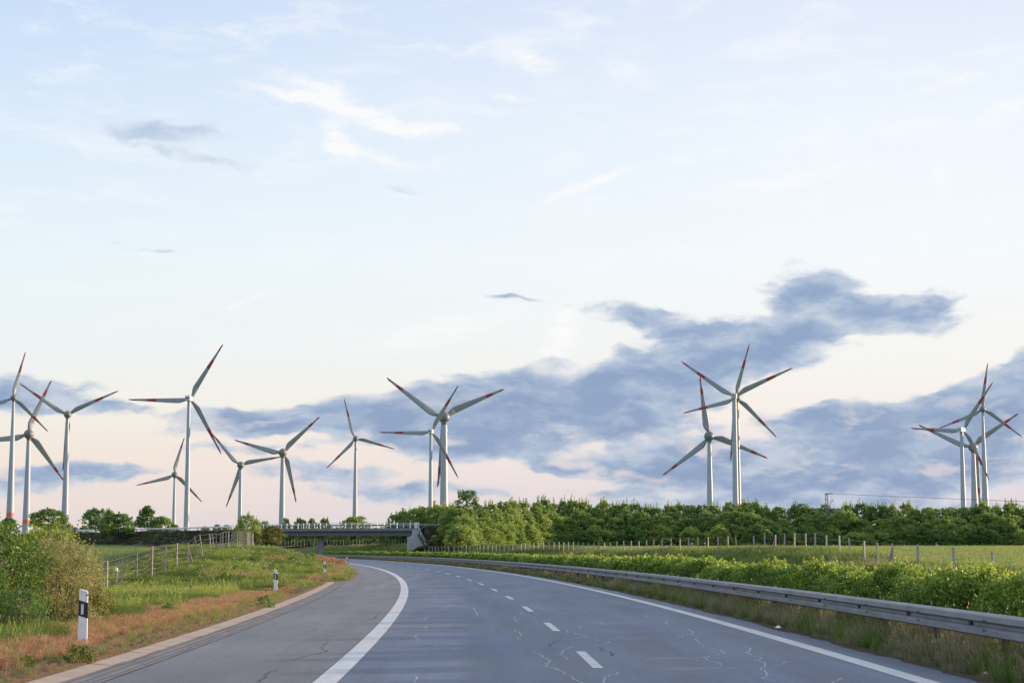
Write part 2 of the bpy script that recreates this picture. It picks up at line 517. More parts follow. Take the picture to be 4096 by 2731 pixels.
def ground_mat():
    m, t = mat('ground_cover')
    g = t.n('ShaderNodeNewGeometry').outputs['Position']
    c = t.n('ShaderNodeAttribute', attribute_name='gcol').outputs['Vector']
    a = t.noise(g, 1.3, 6, 0.65).outputs[0]
    b = t.noise(g, 14, 5, 0.7).outputs[0]
    big = t.noise(t.n('ShaderNodeMapping', {0: g, 3: (1, .5, 1)}).outputs[0], 0.05, 5, 0.6).outputs[0]
    f = t.m('MULTIPLY', t.map(a, .3, .7, .8, 1.2), t.map(b, .3, .7, .62, 1.4))
    f = t.m('MULTIPLY', f, t.map(big, .3, .7, .86, 1.14))
    cc = t.n('ShaderNodeVectorMath', {0: c, 3: f}, operation='SCALE').outputs[0]
    h = t.m('ADD', t.m('MULTIPLY', a, 0.4), b)
    finish(t, cc, 0.95, 0, 0.1, h, 1.0, 0.12)
    return m


M_GROUND = ground_mat()

# ------------------------------------------------------------------ the road's axis: the dashed lane line
K2, K1, K0 = -3.8937e-4, -1.6923e-3, 1.48676
S_LIM = 470.0


def laneX(s):
    s = np.asarray(s, float)
    q = np.minimum(s, S_LIM)
    return K2 * q * q + K1 * q + K0 + (s - q) * (2 * K2 * S_LIM + K1)


def edgeU(s):
    return np.interp(s, [0, 88, 92, 124, 700], [-7.13, -7.13, -6.2, -5.7, -5.7])


TS = [0, 20, 45, 78, 100, 118, 140, 165, 190, 230, 300, 400, 4000]
T9 = [.03, .03, .02, -.05, 0, .12, .32, .5, .55, .5, .4, .4, .4]
T12 = [-.1, -.1, -.15, -.22, 0.05, .42, .95, 1.25, 1.35, 1.25, 1.1, 1.1, 1.6]
T16 = [-.3, -.3, -.35, -.45, .05, .5, 1.2, 1.5, 1.67, 1.6, 1.6, 2.0, 2.2]
T20 = [-.45, -.45, -.5, -.5, -.25, .1, .7, 1.1, 1.45, 1.55, 1.6, 2.1, 2.2]
FS = [0, 76, 88, 108, 118, 137, 158, 180, 222, 250, 330, 370, 4000]
FH = [0, 0, .2, .53, .85, 1.35, 1.35, 1.25, .95, 1.4, 2.0, 2.0, 2.0]
FU = [22.5, 22.8, 22.9, 25.0, 26, 28.5, 30, 29.5, 29.2, 29.8, 31, 33, 33]


def fieldL(s): return np.interp(s, [0, 80, 395, 4000], [-.6, -.6, 2.15, 2.15])
def fieldR(s): return np.interp(s, [0, 60, 390, 4000], [-.3, -.2, 1.92, 1.92])


def hbase(u, s):
    """ground height at lateral offset u from the lane line, distance s"""
    e = float(edgeU(s))
    fl, fr = float(fieldL(s)), float(fieldR(s))
    uf, hf = float(np.interp(s, FS, FU)), float(np.interp(s, FS, FH))
    a9, a12, a16, a20 = (float(np.interp(s, TS, T)) for T in (T9, T12, T16, T20))
    un = [-6000, -45, -26, -20, -16, -12, -9, e - .5, e - .02, e + .04, 4.5, 4.56, 5.2, 8, 9.3, 9.45, 20.5, 20.7, 22.3,
          uf - 2.2, uf, uf + 2.5, uf + 14, 6000]
    hn = [fl, fl, (fl + a20) / 2, a20, a16, a12, a9, .06, .05, -.08, -.08, -.01, 0, .05, 0, -.08, -.08, .03, .08,
          max(.1, hf * .75), hf, hf * .85 + fr * .15, fr, fr]
    h = float(np.interp(u, un, hn))
    if s > 425: h += (2.2 - h) * min(1.0, (s - 425) / 60)
    return h


def ground_h(X, Y):
    return hbase(X - float(laneX(Y)), Y)


def vnoise(x, y, sc_, seed=0):
    """cheap smooth value noise"""
    x = np.asarray(x) / sc_ + seed * 17.3
    y = np.asarray(y) / sc_ + seed * 7.7
    xi, yi = np.floor(x), np.floor(y)
    fx, fy = x - xi, y - yi
    fx, fy = fx * fx * (3 - 2 * fx), fy * fy * (3 - 2 * fy)
    h = lambda a, b: np.modf(np.abs(np.sin(a * 127.1 + b * 311.7) * 43758.5453))[0]
    return (h(xi, yi) * (1 - fx) + h(xi + 1, yi) * fx) * (1 - fy) + (h(xi, yi + 1) * (1 - fx) + h(xi + 1, yi + 1) * fx) * fy


C_DIRT = np.array([.13, .105, .08]); C_BROWN = np.array([.16, .115, .07]); C_GREEN = np.array([.085, .125, .035])
C_FIELD_L = np.array([.12, .18, .07]); C_FIELD_R = np.array([.19, .25, .08]); C_OLIVE = np.array([.11, .125, .045])
C_DRY = np.array([.15, .135, .075])


def build_ground():
    ss = np.concatenate([np.arange(-30, 16, 6), np.arange(16, 60, .6), np.arange(60, 130, 1.2), np.arange(130, 420, 3),
                         np.arange(420, 900, 20), np.array([1000, 1300, 1800, 2600, 4000, 6000, 9000])])
    base = np.concatenate([[-6000, -3000, -1500, -800, -400, -250, -160, -110, -80, -60, -48, -40, -33], np.arange(-28, -7.6, .5)])
    right = np.concatenate([[4.5, 4.56, 4.8, 5.2, 6, 7, 8, 9.3, 9.45, 12, 16, 20.5, 20.7], np.arange(21.2, 38, .7),
                            [40, 44, 50, 60, 75, 95, 120, 160, 220, 300, 450, 800, 1500, 3000, 6000]])
    V, C = [], []
    nr = None
    for s in ss:
        e = float(edgeU(s))
        us = np.concatenate([base, [e - .5, e - .25, e - .02, e + .04], [-5.0, 0], right])
        nr = len(us)
        fl, fr = float(fieldL(s)), float(fieldR(s))
        uf = float(np.interp(s, FS, FU))
        lx = float(laneX(s))
        for u in us:
            X = lx + u
            h = hbase(u, s)
            rough = 0
            if -45 < u < e - .4: rough = .16 if u > -20 else .08
            if 20.8 < u < uf + 6: rough = .3
            if 4.9 < u < 9.2: rough = .05
            h += rough * (vnoise(X, s, 3.1, 1) - .5 + .5 * (vnoise(X, s, 1.1, 2) - .5))
            V.append((X, s, h))
            if u < -24: c = C_FIELD_L
            elif u < -17: c = C_GREEN * .5 + C_OLIVE * .5
            elif u < e - 2.3: c = C_GREEN
            elif u < e + .1: c = C_BROWN
            elif u < 4.5: c = C_DIRT
            elif u < 5.3: c = C_DIRT
            elif u < 9.4: c = C_DRY
            elif u < 20.6: c = C_DIRT
            elif u < uf + 4: c = C_OLIVE * (1 - .0) if s > 60 else C_GREEN
            else: c = C_FIELD_R
            C.append(c)
    V, C = np.array(V), np.array(C)
    n = len(ss)
    idx = np.arange(n * nr).reshape(n, nr)
    Fq = np.stack([idx[:-1, :-1], idx[:-1, 1:], idx[1:, 1:], idx[1:, :-1]], -1).reshape(-1, 4)
    me = np_mesh('ground', V, Fq, M_GROUND, attrs={'gcol': C}, smooth=True)
    tag(mobj('ground', me), 'grassy ground and green fields either side of the road', None, None, 'structure')


build_ground()


def strip(name, u0, u1, s0, s1, z, m, parent=None, ds=1.5, rag=0.0, uvs=False, z1=None, label=None):
    ss = np.arange(s0, s1 + ds * .5, ds)
    ss = np.append(ss[ss < s1 - 1e-6], s1)
    f0 = u0 if callable(u0) else (lambda s: u0)
    f1 = u1 if callable(u1) else (lambda s: u1)
    V, UV = [], []
    for s in ss:
        lx = float(laneX(s))
        a, b = float(f0(s)), float(f1(s))
        if rag:
            b += rag * (float(vnoise(s, 0, .5, 3)) + float(vnoise(s, 0, 2.7, 3)) - 1)
        V += [(lx + a, s, z), (lx + b, s, z if z1 is None else z1)]
        UV += [(s, a, 0), (s, b, 0)]
    n = len(ss)
    idx = np.arange(2 * n).reshape(n, 2)
    Fq = np.stack([idx[:-1, 0], idx[:-1, 1], idx[1:, 1], idx[1:, 0]], -1)
    me = np_mesh(name, np.array(V), Fq, m, attrs={'uv2': np.array(UV)} if uvs else None)
    return mobj(name, me, parent)


road = tag(strip('road', -3.55, 4.52, -25, 426, 0.0, M_ROAD, ds=.4, rag=0.12, uvs=True), 'two blue-grey motorway lanes curving left', None, None, 'structure')
strip('hard_shoulder', lambda s: -6.3 if s < 90 else float(edgeU(s)) + .02, -3.55, -25, 426, 0.0, M_SHOULDER, road, ds=1.0, uvs=True)
strip('edge_line', -3.70, -3.40, -25, 426, 0.005, M_PAINT, road)
strip('edge_line', 3.74, 4.02, -25, 426, 0.005, M_PAINT, road)
s = 25.5 - 11.3 * 3
while s < 360:
    strip('lane_dash', -.075, .075, s, s + 4.1, 0.005, M_PAINT, road, ds=1.0)
    s += 11.3
tag(strip('opposite_road', 9.5, 20.45, -25, 426, 0.0, M_ROAD, ds=2.0), 'opposite carriageway hidden behind the hedge', None, None, 'structure')
# gutter and kerb
gut = tag(strip('gutter', -6.80, -6.31, -25, 89.5, 0.004, M_GUTTER, None, ds=.8, uvs=True), 'grey stone gutter beside the hard shoulder', None, None, 'structure')


def build_kerb():
    mb = MB()
    s = -20.0
    rnd = random.Random(4)
    while s < 88.5:
        L = 1.0
        dz = rnd.uniform(-.004, .004)
        pts = []
        for ss in (s + .004, s + L - .004):
            lx = float(laneX(ss))
            pts.append([(lx - 6.815, ss, 0.0 + dz), (lx - 6.80, ss, .008 + dz), (lx - 7.10, ss, .035 + dz), (lx - 7.16, ss, .03 + dz), (lx - 7.16, ss, -.05)])
        mb.sweep(pts, closed=True, cap=True)
        s += L
    tag(mb.build('kerb', M_KERB), 'pale concrete kerb along the brown verge', None, None, 'structure')


build_kerb()

# ------------------------------------------------------------------ cracks in the lanes
def zz(x, y): return (2000 + x / 4.704, 2400 + y / 4.704)
def z7(x, y): return (2000 + x / 2.138, 2100 + y / 2.138)
def z6(x, y): return (1000 + x / 2.138, 2100 + y / 2.138)
def z8(x, y): return (2996 + x / 2.138, 2000 + y / 2.138)


def cracks():
    rnd = random.Random(8)
    wl = [
        ([zz(630, 975), zz(760, 1020), (zz(820, 1045)), zz(790, 1060), zz(880, 1100), zz(960, 1145), zz(930, 1165), zz(860, 1190), zz(915, 1205), zz(870, 1230), zz(900, 1250), zz(1060, 1285), zz(1145, 1325), zz(1250, 1362), zz(1180, 1390), zz(1370, 1440), zz(1350, 1455), zz(1410, 1490), zz(1505, 1525), zz(1560, 1560)], .022),
        ([zz(1360, 870), zz(1250, 915), zz(1150, 945), zz(1195, 970), zz(1140, 992), zz(1180, 1000), zz(1130, 1030), zz(1205, 1052), zz(1250, 1090), zz(1265, 1108)], .022),
        ([zz(2190, 1350), zz(2205, 1375), zz(2040, 1415), zz(1960, 1460), zz(1985, 1480), zz(1935, 1505), zz(1960, 1530), zz(1910, 1560)], .024),
        ([zz(1265, 560), zz(1260, 600), zz(1400, 615), zz(1480, 645), zz(1560, 660), zz(1630, 685), zz(1600, 695), zz(1790, 730), zz(1870, 755), zz(2040, 775), zz(2060, 785), zz(1985, 810), zz(2010, 825), zz(1930, 845), zz(1795, 858)], .02),
        ([zz(1295, 738), zz(1450, 700), zz(1640, 675), zz(1850, 655), zz(2352, 612)], .014),
        ([z7(850, 920), z7(1100, 915), z7(1530, 895)], .01),
        ([zz(1480, 480), zz(1535, 510), zz(1500, 530), zz(1430, 545)], .02),
        ([zz(290, 545), zz(275, 570), zz(345, 590), zz(385, 630), zz(400, 665), zz(320, 695), zz(345, 720), zz(400, 755)], .018),
        ([zz(285, 305), zz(270, 345), zz(335, 375), zz(280, 408)], .018),
        ([zz(740, 150), zz(850, 175), zz(910, 185)], .02), ([zz(955, 185), zz(1000, 195)], .02),
        ([zz(1050, 258), zz(1220, 235), zz(1365, 215)], .014), ([zz(1250, 190), zz(1600, 210), zz(1665, 235)], .014),
        ([zz(880, 365), zz(920, 350), zz(975, 378)], .016), ([zz(600, 348), zz(655, 325)], .02),
        ([zz(375, 235), zz(420, 262), zz(560, 290)], .018), ([zz(1750, 405), zz(1890, 425), zz(1990, 458)], .018),
        ([zz(1575, 435), zz(1625, 452)], .02), ([zz(1000, 320), zz(1130, 300), zz(1300, 285)], .012),
        ([zz(660, 965), zz(1000, 995), zz(1500, 1030)], .008), ([zz(1365, 1120), zz(1490, 1132)], .01),
        ([z7(1610, 890), z7(1655, 915), z7(1640, 930), z7(1525, 948), z7(1575, 963), z7(1690, 965), z7(1665, 975), z7(1695, 1000), z7(1750, 1028), z7(1725, 1038), z7(1890, 1062), z7(1920, 1095), z7(1870, 1105), z7(1740, 1132), z7(1790, 1160), z7(1870, 1175), z7(1895, 1197)], .02),
        ([z7(1850, 1015), z7(2060, 1032), z7(2145, 1052), z7(2135, 1075), z7(2110, 1083), z7(2150, 1108), z7(2250, 1138), z7(2185, 1150), z7(2265, 1175), z7(2270, 1205), z7(2225, 1225), z7(2270, 1245), z7(2285, 1290), z7(2240, 1305), z7(2352, 1330)], .022),
        ([z7(2225, 1225), z7(2352, 1212), z8(300, 1385), z8(420, 1357), z8(560, 1340)], .014),
        ([z7(1450, 805), z7(1415, 830), z7(1445, 848)], .018), ([z7(1235, 770), z7(1300, 793)], .018),
        ([z7(1015, 780), z7(1100, 795)], .014), ([z7(1230, 872), z7(1430, 858), z7(1550, 855)], .012),
        ([z7(1450, 1092), z7(1900, 1068), z7(2110, 1056)], .009), ([z7(1230, 1293), z7(1700, 1270)], .008),
        ([z8(790, 1520), z8(760, 1540), z8(705, 1563)], .02),
        ([z6(1415, 1290), z6(1430, 1310), z6(1400, 1328), z6(1425, 1345)], .022),
        ([z6(1425, 935), z6(1410, 955), z6(1450, 978), z6(1415, 990)], .018), ([z6(1500, 885), z6(1515, 860)], .02),
        ([z6(1535, 850), z6(1690, 832)], .014), ([z6(1575, 1040), z6(1700, 1020), z6(1790, 1008)], .014),
        ([z6(1080, 1250), z6(1380, 1215), z6(1720, 1180)], .012), ([z6(960, 1070), z6(1000, 1085)], .03),
        ([z6(1475, 805), z6(1530, 780)], .018), ([z6(1905, 705), z6(1935, 740), z6(1945, 770)], .02),
        ([z6(1640, 705), z6(1750, 675)], .016), ([z6(1530, 582), z6(1600, 600)], .014),
    ]
    dl = [
        ([zz(1120, 755), zz(1000, 800), zz(910, 840), zz(960, 855)], .02),
        ([zz(1860, 878), zz(1950, 912), zz(1870, 938), zz(2100, 975), zz(2075, 990), zz(2145, 1015), zz(2080, 1045)], .02),
        ([z6(670, 1000), z6(620, 1030), z6(608, 1052), z6(660, 1075), z6(540, 1105), z6(360, 1148)], .018),
        ([z6(235, 1233), z6(160, 1258), z6(125, 1278), z6(140, 1300), z6(60, 1345)], .022),
        ([z6(1105, 750), z6(1060, 795), z6(940, 825)], .016), ([z6(575, 885), z6(515, 910)], .016),
        ([z6(920, 445), z6(1000, 444)], .04), ([z6(400, 975), z6(850, 990)], .006),
    ]
    for L, m, nm in ((wl, M_CRACKW, 'sealed_cracks'), (dl, M_CRACKD, 'open_cracks')):
        mb = MB()
        for pts, w in L:
            q = [G(*p, 0.0) for p in pts]
            fine = [q[0]]
            for a, b in zip(q[:-1], q[1:]):
                d = b - a
                k = max(1, min(7, int(d.length / .07)))
                for i in range(1, k + 1):
                    p = a + d * (i / k)
                    if i < k:
                        p = p + Vector((rnd.uniform(-1, 1), rnd.uniform(-1, 1) * 1.6, 0)) * .022
                    fine.append(p)
            vs = []
            for i, p in enumerate(fine):
                t = (fine[min(i + 1, len(fine) - 1)] - fine[max(i - 1, 0)])
                t.z = 0
                t.normalize()
                n = Vector((-t.y, t.x, 0))
                hw = w * .5 * rnd.uniform(.35, 1.15)
                # far strokes are wide smears of loose chips
                hw *= 1 + max(0, p.y - 30) * .02
                vs.append([(p + n * hw) + Vector((0, 0, .003)), (p - n * hw) + Vector((0, 0, .003))])
            mb.sweep(vs, closed=False)
        mb.build(nm, m, road)


cracks()

# ------------------------------------------------------------------ foliage builders
def leaves(C, size, rng, flat=0.0, tint=None, aspect=0.55, up=0.0, jit=.35):
    """C (n,3) centres -> vertices, quads, tint per vertex"""
    n = len(C)
    d = rng.normal(size=(n, 3)); d[:, 2] += up
    d /= np.linalg.norm(d, axis=1)[:, None]
    r = rng.normal(size=(n, 3)); r[:, 2] *= (1 - flat)
    w = np.cross(d, r); w /= (np.linalg.norm(w, axis=1)[:, None] + 1e-9)
    L = size * rng.uniform(1 - jit, 1 + jit, (n, 1))
    nn = np.cross(d, w)
    V = np.stack([C - d * L * .5, C + w * L * aspect * .5 + nn * L * .08, C + d * L * .5, C - w * L * aspect * .5 + nn * L * .08], 1).reshape(-1, 3)
    Fq = np.arange(4 * n).reshape(n, 4)
    t = rng.uniform(0, 1, n) if tint is None else np.clip(tint + rng.uniform(-.22, .22, n), 0, 1)
    return V, Fq, np.repeat(t, 4)


def envelope(shape, t):
    if shape == 'round': return math.sqrt(max(0, 1 - (2 * t - 1) ** 2))
    if shape == 'egg': return math.sqrt(max(0, 1 - (abs(2 * t ** .75 - 1)) ** 2.2))
    if shape == 'cone': return max(.07, (1 - t) ** .85) * min(1, .55 + t * 4)
    if shape == 'column': return min(1, .7 + t) * (1 - t ** 4) ** .5
    if shape == 'dome': return math.sqrt(max(0, 1 - t * t)) * (.85 + .15 * min(1, t * 5))
    return 1


def crown_pts(rng, H, R, shape, nclump, per, rc, shoots=0, hollow=.55):
    cl = []
    for i in range(nclump):
        t = rng.uniform(0.03, .97)
        e = envelope(shape, t)
        a = rng.uniform(0, 2 * math.pi)
        rr = R * e * (rng.uniform(hollow ** 2, 1) ** .5) * rng.uniform(.82, 1.06)
        cl.append((rr * math.cos(a), rr * math.sin(a), H * t, rc * rng.uniform(.6, 1.35) * (.55 + .45 * e), t))
    for i in range(shoots):       # thin upright sprays that break the outline
        a = rng.uniform(0, 2 * math.pi)
        t = rng.uniform(.5, .98)
        e = envelope(shape, t)
        rr = R * e * rng.uniform(.3, 1)
        x, y, z = rr * math.cos(a), rr * math.sin(a), H * t
        hh = rng.uniform(.08, .17) * H
        for k in range(5):
            f = k / 4
            cl.append((x * (1 + .1 * f), y * (1 + .1 * f), z + hh * f, rc * .42 * (1 - .65 * f), min(1, t + .1)))
    pts, tn = [], []
    for (x, y, z, r, t) in cl:
        n = max(4, int(per * (r / rc) ** 1.6))
        v = rng.normal(size=(n, 3))
        v /= np.linalg.norm(v, axis=1)[:, None]
        v *= (rng.uniform(.25, 1, (n, 1)) ** .5) * r
        v[:, 2] *= .8
        pts.append(v + np.array([x, y, z]))
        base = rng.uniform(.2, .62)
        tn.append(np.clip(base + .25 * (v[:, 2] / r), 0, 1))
    return np.concatenate(pts), np.concatenate(tn), cl


def plant(name, rng, H, R, base, shape, nclump, per, rc, lsize, m, shoots=0, aspect=.55, trunk_r=.12, up=0.0, hollow=.55, nb=10, bark=None):
    """returns (crown mesh, trunk mesh); crown starts at height base"""
    pts, tn, cl = crown_pts(rng, H - base, R, shape, nclump, per, rc, shoots, hollow)
    if name.startswith('hedge'): tn = np.clip(tn * .6 + .6 * (pts[:, 2] / H) ** 3 - .08, 0, 1)  # sunlight on the hedge top painted into the leaf tint, darker lower down
    pts[:, 2] += base
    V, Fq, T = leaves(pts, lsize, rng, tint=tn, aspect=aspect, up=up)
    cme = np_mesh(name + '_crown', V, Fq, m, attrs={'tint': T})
    mb = MB()
    rings = []
    for k in range(7):
        t = k / 6
        z = t * H * .82
        r = trunk_r * (1 - .82 * t) * (1.35 if k == 0 else 1)
        ox, oy = .05 * R * math.sin(3 * t + 1), .05 * R * math.sin(4 * t)
        rings.append([(ox + r * math.cos(a * math.pi / 3), oy + r * math.sin(a * math.pi / 3), z) for a in range(6)])
    mb.sweep(rings, cap=True)
    for i in range(min(nb, len(cl))):
        x, y, z, r, t = cl[i * max(1, nclump // nb) % nclump]
        z += base
        z0 = max(.12 * H, z - .9 * math.hypot(x, y))
        z0 = min(z0, H * .78)
        mid = Vector((x * .5, y * .5, (z0 + z) / 2 + .06 * H * rng.uniform(-.4, .6)))
        rr = trunk_r * .38 * (1 - .5 * t)
        mb.tube((0, 0, z0), mid, rr, rr * .6, 5, caps=False)
        mb.tube(mid, (x, y, z), rr * .6, rr * .18, 5, caps=False)
    tme = bpy.data.meshes.new(name + '_trunk')
    tme.from_pydata(mb.v, [], mb.f)
    tme.materials.append(bark or M_BARK)
    tme.update()
    return cme, tme, H, R


def place(proto, name, x, y, z, H=None, R=None, rz=0.0, label='', cat='tree', group=None, leaf='crown', wood='trunk'):
    cme, tme, h0, r0 = proto
    e = empty(name, (x, y, z), rz)
    kz = (H / h0) if H else 1
    kr = (R / r0) if R else kz
    e.scale = (kr, kr, kz)
    tag(e, label, cat, group)
    a = mobj(leaf, cme, e)
    b = mobj(wood, tme, e)
    return e


def rg(k): return np.random.default_rng(k)

# ------------------------------------------------------------------ tree belt beyond the right field
PT = [plant('belt_tree', rg(10 + i), 10, 2.4, 1.0, sh, 170, 42, .52, .33, M_LF_MID, shoots=22, up=.6, trunk_r=.13, hollow=.2)
      for i, sh in enumerate(['column', 'egg', 'egg', 'column'])]
PM = [plant('belt_mid', rg(30 + i), 7, 2.6, .4, 'egg', 160, 42, .56, .32, M_LF_MID, shoots=16, up=.3, trunk_r=.12, hollow=.3) for i in range(3)]
PS = [plant('belt_shrub', rg(40 + i), 3.4, 2.3, 0.0, 'dome', 130, 42, .48, .26, m_, shoots=10, trunk_r=.08, hollow=.45, nb=6)
      for i, m_ in enumerate([M_LF_MID, M_LF_DARK, M_LF_MID])]
SKY_X = [1590, 1655, 1732, 1792, 1850, 1957, 2028, 2081, 2180, 2273, 2355, 2443, 2520, 2651, 2783, 2890, 2975, 3100, 3220, 3300, 3379, 3472, 3620, 3758, 3880, 3993, 4250]
SKY_Y = [2052, 2029, 2018, 2021, 2022, 2013, 2000, 1999, 2000, 1996, 2014, 1998, 2000, 2014, 2009, 2012, 2004, 2018, 2010, 2020, 2004, 2008, 2020, 2018, 2020, 2012, 2020]
rr = random.Random(5)


def zone(x):
    if x < 1850: return 'beside the bridge ramp'
    if x < 2450: return 'right of the big dark tree'
    if x < 2800: return 'left of the paired turbines'
    if x < 3290: return 'between the paired turbines and the steel mast'
    if x < 3800: return 'right of the steel mast'
    return 'below the right-hand turbines'


def belt(kindlist, x0, x1, dx, Yf, topf, Rf, name, lab, cat, grp):
    x = x0
    while x < x1:
        xx = x + rr.uniform(-.25, .25) * dx
        Y = Yf(xx) + rr.uniform(-3, 3)
        top = topf(xx)
        b = P(xx, 2190, Y)
        zb = max(ground_h(b.x, Y), 1.2)
        H = P(xx, top, Y).z - zb
        pr = rr.choice(kindlist)
        place(pr, name, b.x, Y, zb - .05, H, Rf * rr.uniform(.85, 1.2), rr.uniform(0, 6.28), f'{lab} {zone(xx)}'.replace('between the paired turbines and the steel mast', 'between paired turbines and mast'), cat, f'{grp} {zone(xx)}')
        x += dx * rr.uniform(.85, 1.15)


Ybelt = lambda x: np.interp(x, [1600, 1760, 1850, 2000, 2200, 4300], [320, 318, 321, 345, 395, 412])
belt(PT, 1800, 4280, 44, Ybelt, lambda x: float(np.interp(x, SKY_X, SKY_Y)) + rr.choice([-6, 0, 6, 12, 18]), 2.5, 'tall_tree', 'tall spiky tree at the back of the belt,', 'tree', 'tall trees of the belt')
belt(PM, 1845, 4280, 62, lambda x: Ybelt(x) - 7, lambda x: float(np.interp(x, SKY_X, SKY_Y)) + rr.uniform(34, 70), 3.1, 'leafy_tree', 'medium leafy tree inside the belt,', 'tree', 'medium trees of the belt')
belt(PS, 1835, 4280, 56, lambda x: Ybelt(x) - 13, lambda x: rr.uniform(2098, 2130), 2.9, 'belt_shrub', 'low shrub at the front of the belt,', 'shrub', 'low shrubs of the belt')
for i, (x, top) in enumerate([(1590, 2056), (1625, 2042), (1665, 2030), (1705, 2024), (1745, 2020), (1790, 2022), (1820, 2026)]):
    Y = 395 + i % 2 * 5
    b = P(x, 2190, Y)
    place(PT[i % 4] if i % 2 else PM[i % 3], 'ramp_tree', b.x, Y, 2, P(x, top, Y).z - 2, 3.2, i, 'leafy tree behind the bridge ramp at the left end of the green belt', 'tree', 'trees behind the right bridge ramp')
# big dark tree that stands over the belt
PBIG = plant('big_tree', rg(60), 12, 3.3, 3.0, 'egg', 120, 70, .75, .36, M_LF_DARK, shoots=10, trunk_r=.22)
b = P(1869, 2190, 366)
place(PBIG, 'broadleaf_tree', b.x, 366, 2.0, P(1869, 1960, 366).z - 2.0, 3.3, 1.0, 'big dark broadleaf tree standing above the belt right of the bridge', 'tree')
# yellow-green tree lit at the corner of the bridge ramp
PLIME = plant('lime_tree', rg(61), 5.5, 2.1, .3, 'egg', 60, 46, .6, .26, M_LF_OLIVE, shoots=8, trunk_r=.1, hollow=.4)
b = P(1800, 2190, 316)
place(PLIME, 'young_tree', b.x, 316, 1.9, P(1775, 2092, 316).z - 1.9, 2.1, .4, 'yellow-green young tree at the right end of the bridge ramp', 'tree')
b = P(1790, 2190, 343)
place(PLIME, 'broad_shrub', b.x + .6, 315, 1.9, 2.2, 2.3, 2.4, 'spreading green shrub behind the wire fence right of the bridge', 'shrub')

# ------------------------------------------------------------------ overpass
EP = [(1835, 327.3, 2112), (1677, 331, 2112.5), (1287, 343, 2113.8), (1121, 350, 2115), (930, 362, 2118), (700, 385, 2124),
      (548, 410, 2126.5), (298, 455, 2132), (149, 485, 2135), (0, 520, 2141), (-350, 610, 2150)]
EV = [P(x, y, Y) for x, Y, y in EP]
_cum = [0.0]
for a, b in zip(EV[:-1], EV[1:]): _cum.append(_cum[-1] + (b - a).length)


def ep(d):
    """point on the near edge of the overpass at arc length d, and its outward (towards camera) normal"""
    d = max(0.0, min(_cum[-1], d))
    q = [float(np.interp(d, _cum, [v[i] for v in EV])) for i in range(3)]
    t = Vector([float(np.interp(min(_cum[-1], d + 2), _cum, [v[i] for v in EV])) - float(np.interp(max(0, d - 2), _cum, [v[i] for v in EV])) for i in range(3)])
    t.z = 0
    t.normalize()
    n = Vector((t.y, -t.x, 0))
    if n.y > 0: n = -n
    return Vector(q), n, t


D_R, D_L = _cum[1], _cum[4]       # bridge ends
RW = 11.0


def embankment():
    for nm, d0, d1, foot in (('embankment', D_L - 1, _cum[-1], 2.15), ('embankment', 0, D_R + .2, 1.9)):
        mb_v, cc = [], []
        ds = np.append(np.arange(d0, d1 - .3, 2.5), d1)
        nrow = 0
        for d in ds:
            q, n, t = ep(d)
            H = q.z - foot
            prof = [(9.5, foot - .3), (8.6, foot), (6, foot + .32 * H), (3.5, foot + .66 * H), (1.3, q.z - .12), (0.4, q.z), (-.0, q.z), (-RW, q.z), (-RW - .4, q.z), (-RW - 2, foot)]
            nrow = len(prof)
            for i, (o, z) in enumerate(prof):
                p = q + n * o
                if d0 == 0:      # the toe swings clear of the wing wall
                    p = p - t * (1.3 + .74 * max(0, o))
                if o < 0 and d0 > 0: p = p + t * (.6 * -o)
                z2 = z + (.35 * (float(vnoise(p.x, p.y, 2.0, 4)) - .5) if 1 <= i <= 4 else 0)
                mb_v.append((p.x, p.y, z2))
                cc.append((.075, .085, .05) if float(vnoise(p.x, p.y, 6, 2)) > .45 else (.06, .06, .055))
        n_ = len(ds)
        idx = np.arange(n_ * nrow).reshape(n_, nrow)
        Fq = np.stack([idx[:-1, :-1], idx[:-1, 1:], idx[1:, 1:], idx[1:, :-1]], -1).reshape(-1, 4)
        caps = [(r * nrow, r * nrow + i, r * nrow + i + 1, r * nrow + i + 1) for r in (0, n_ - 1) for i in range(1, nrow - 1)]
        mbv2 = np.array(mb_v)
        endc = MB()
        for r in (0, n_ - 1):
            endc.add([mb_v[r * nrow + i] for i in range(nrow)], [tuple(range(nrow))])
        ecap = endc.build('end_slope', M_EARTH)
        me = np_mesh('embankment', mbv2, Fq, M_GROUND, attrs={'gcol': np.array(cc)}, smooth=True)
        eo = tag(mobj('embankment', me), 'dark grassy embankment carrying the overpass road', None, None, 'structure')
        ecap.parent = eo


embankment()


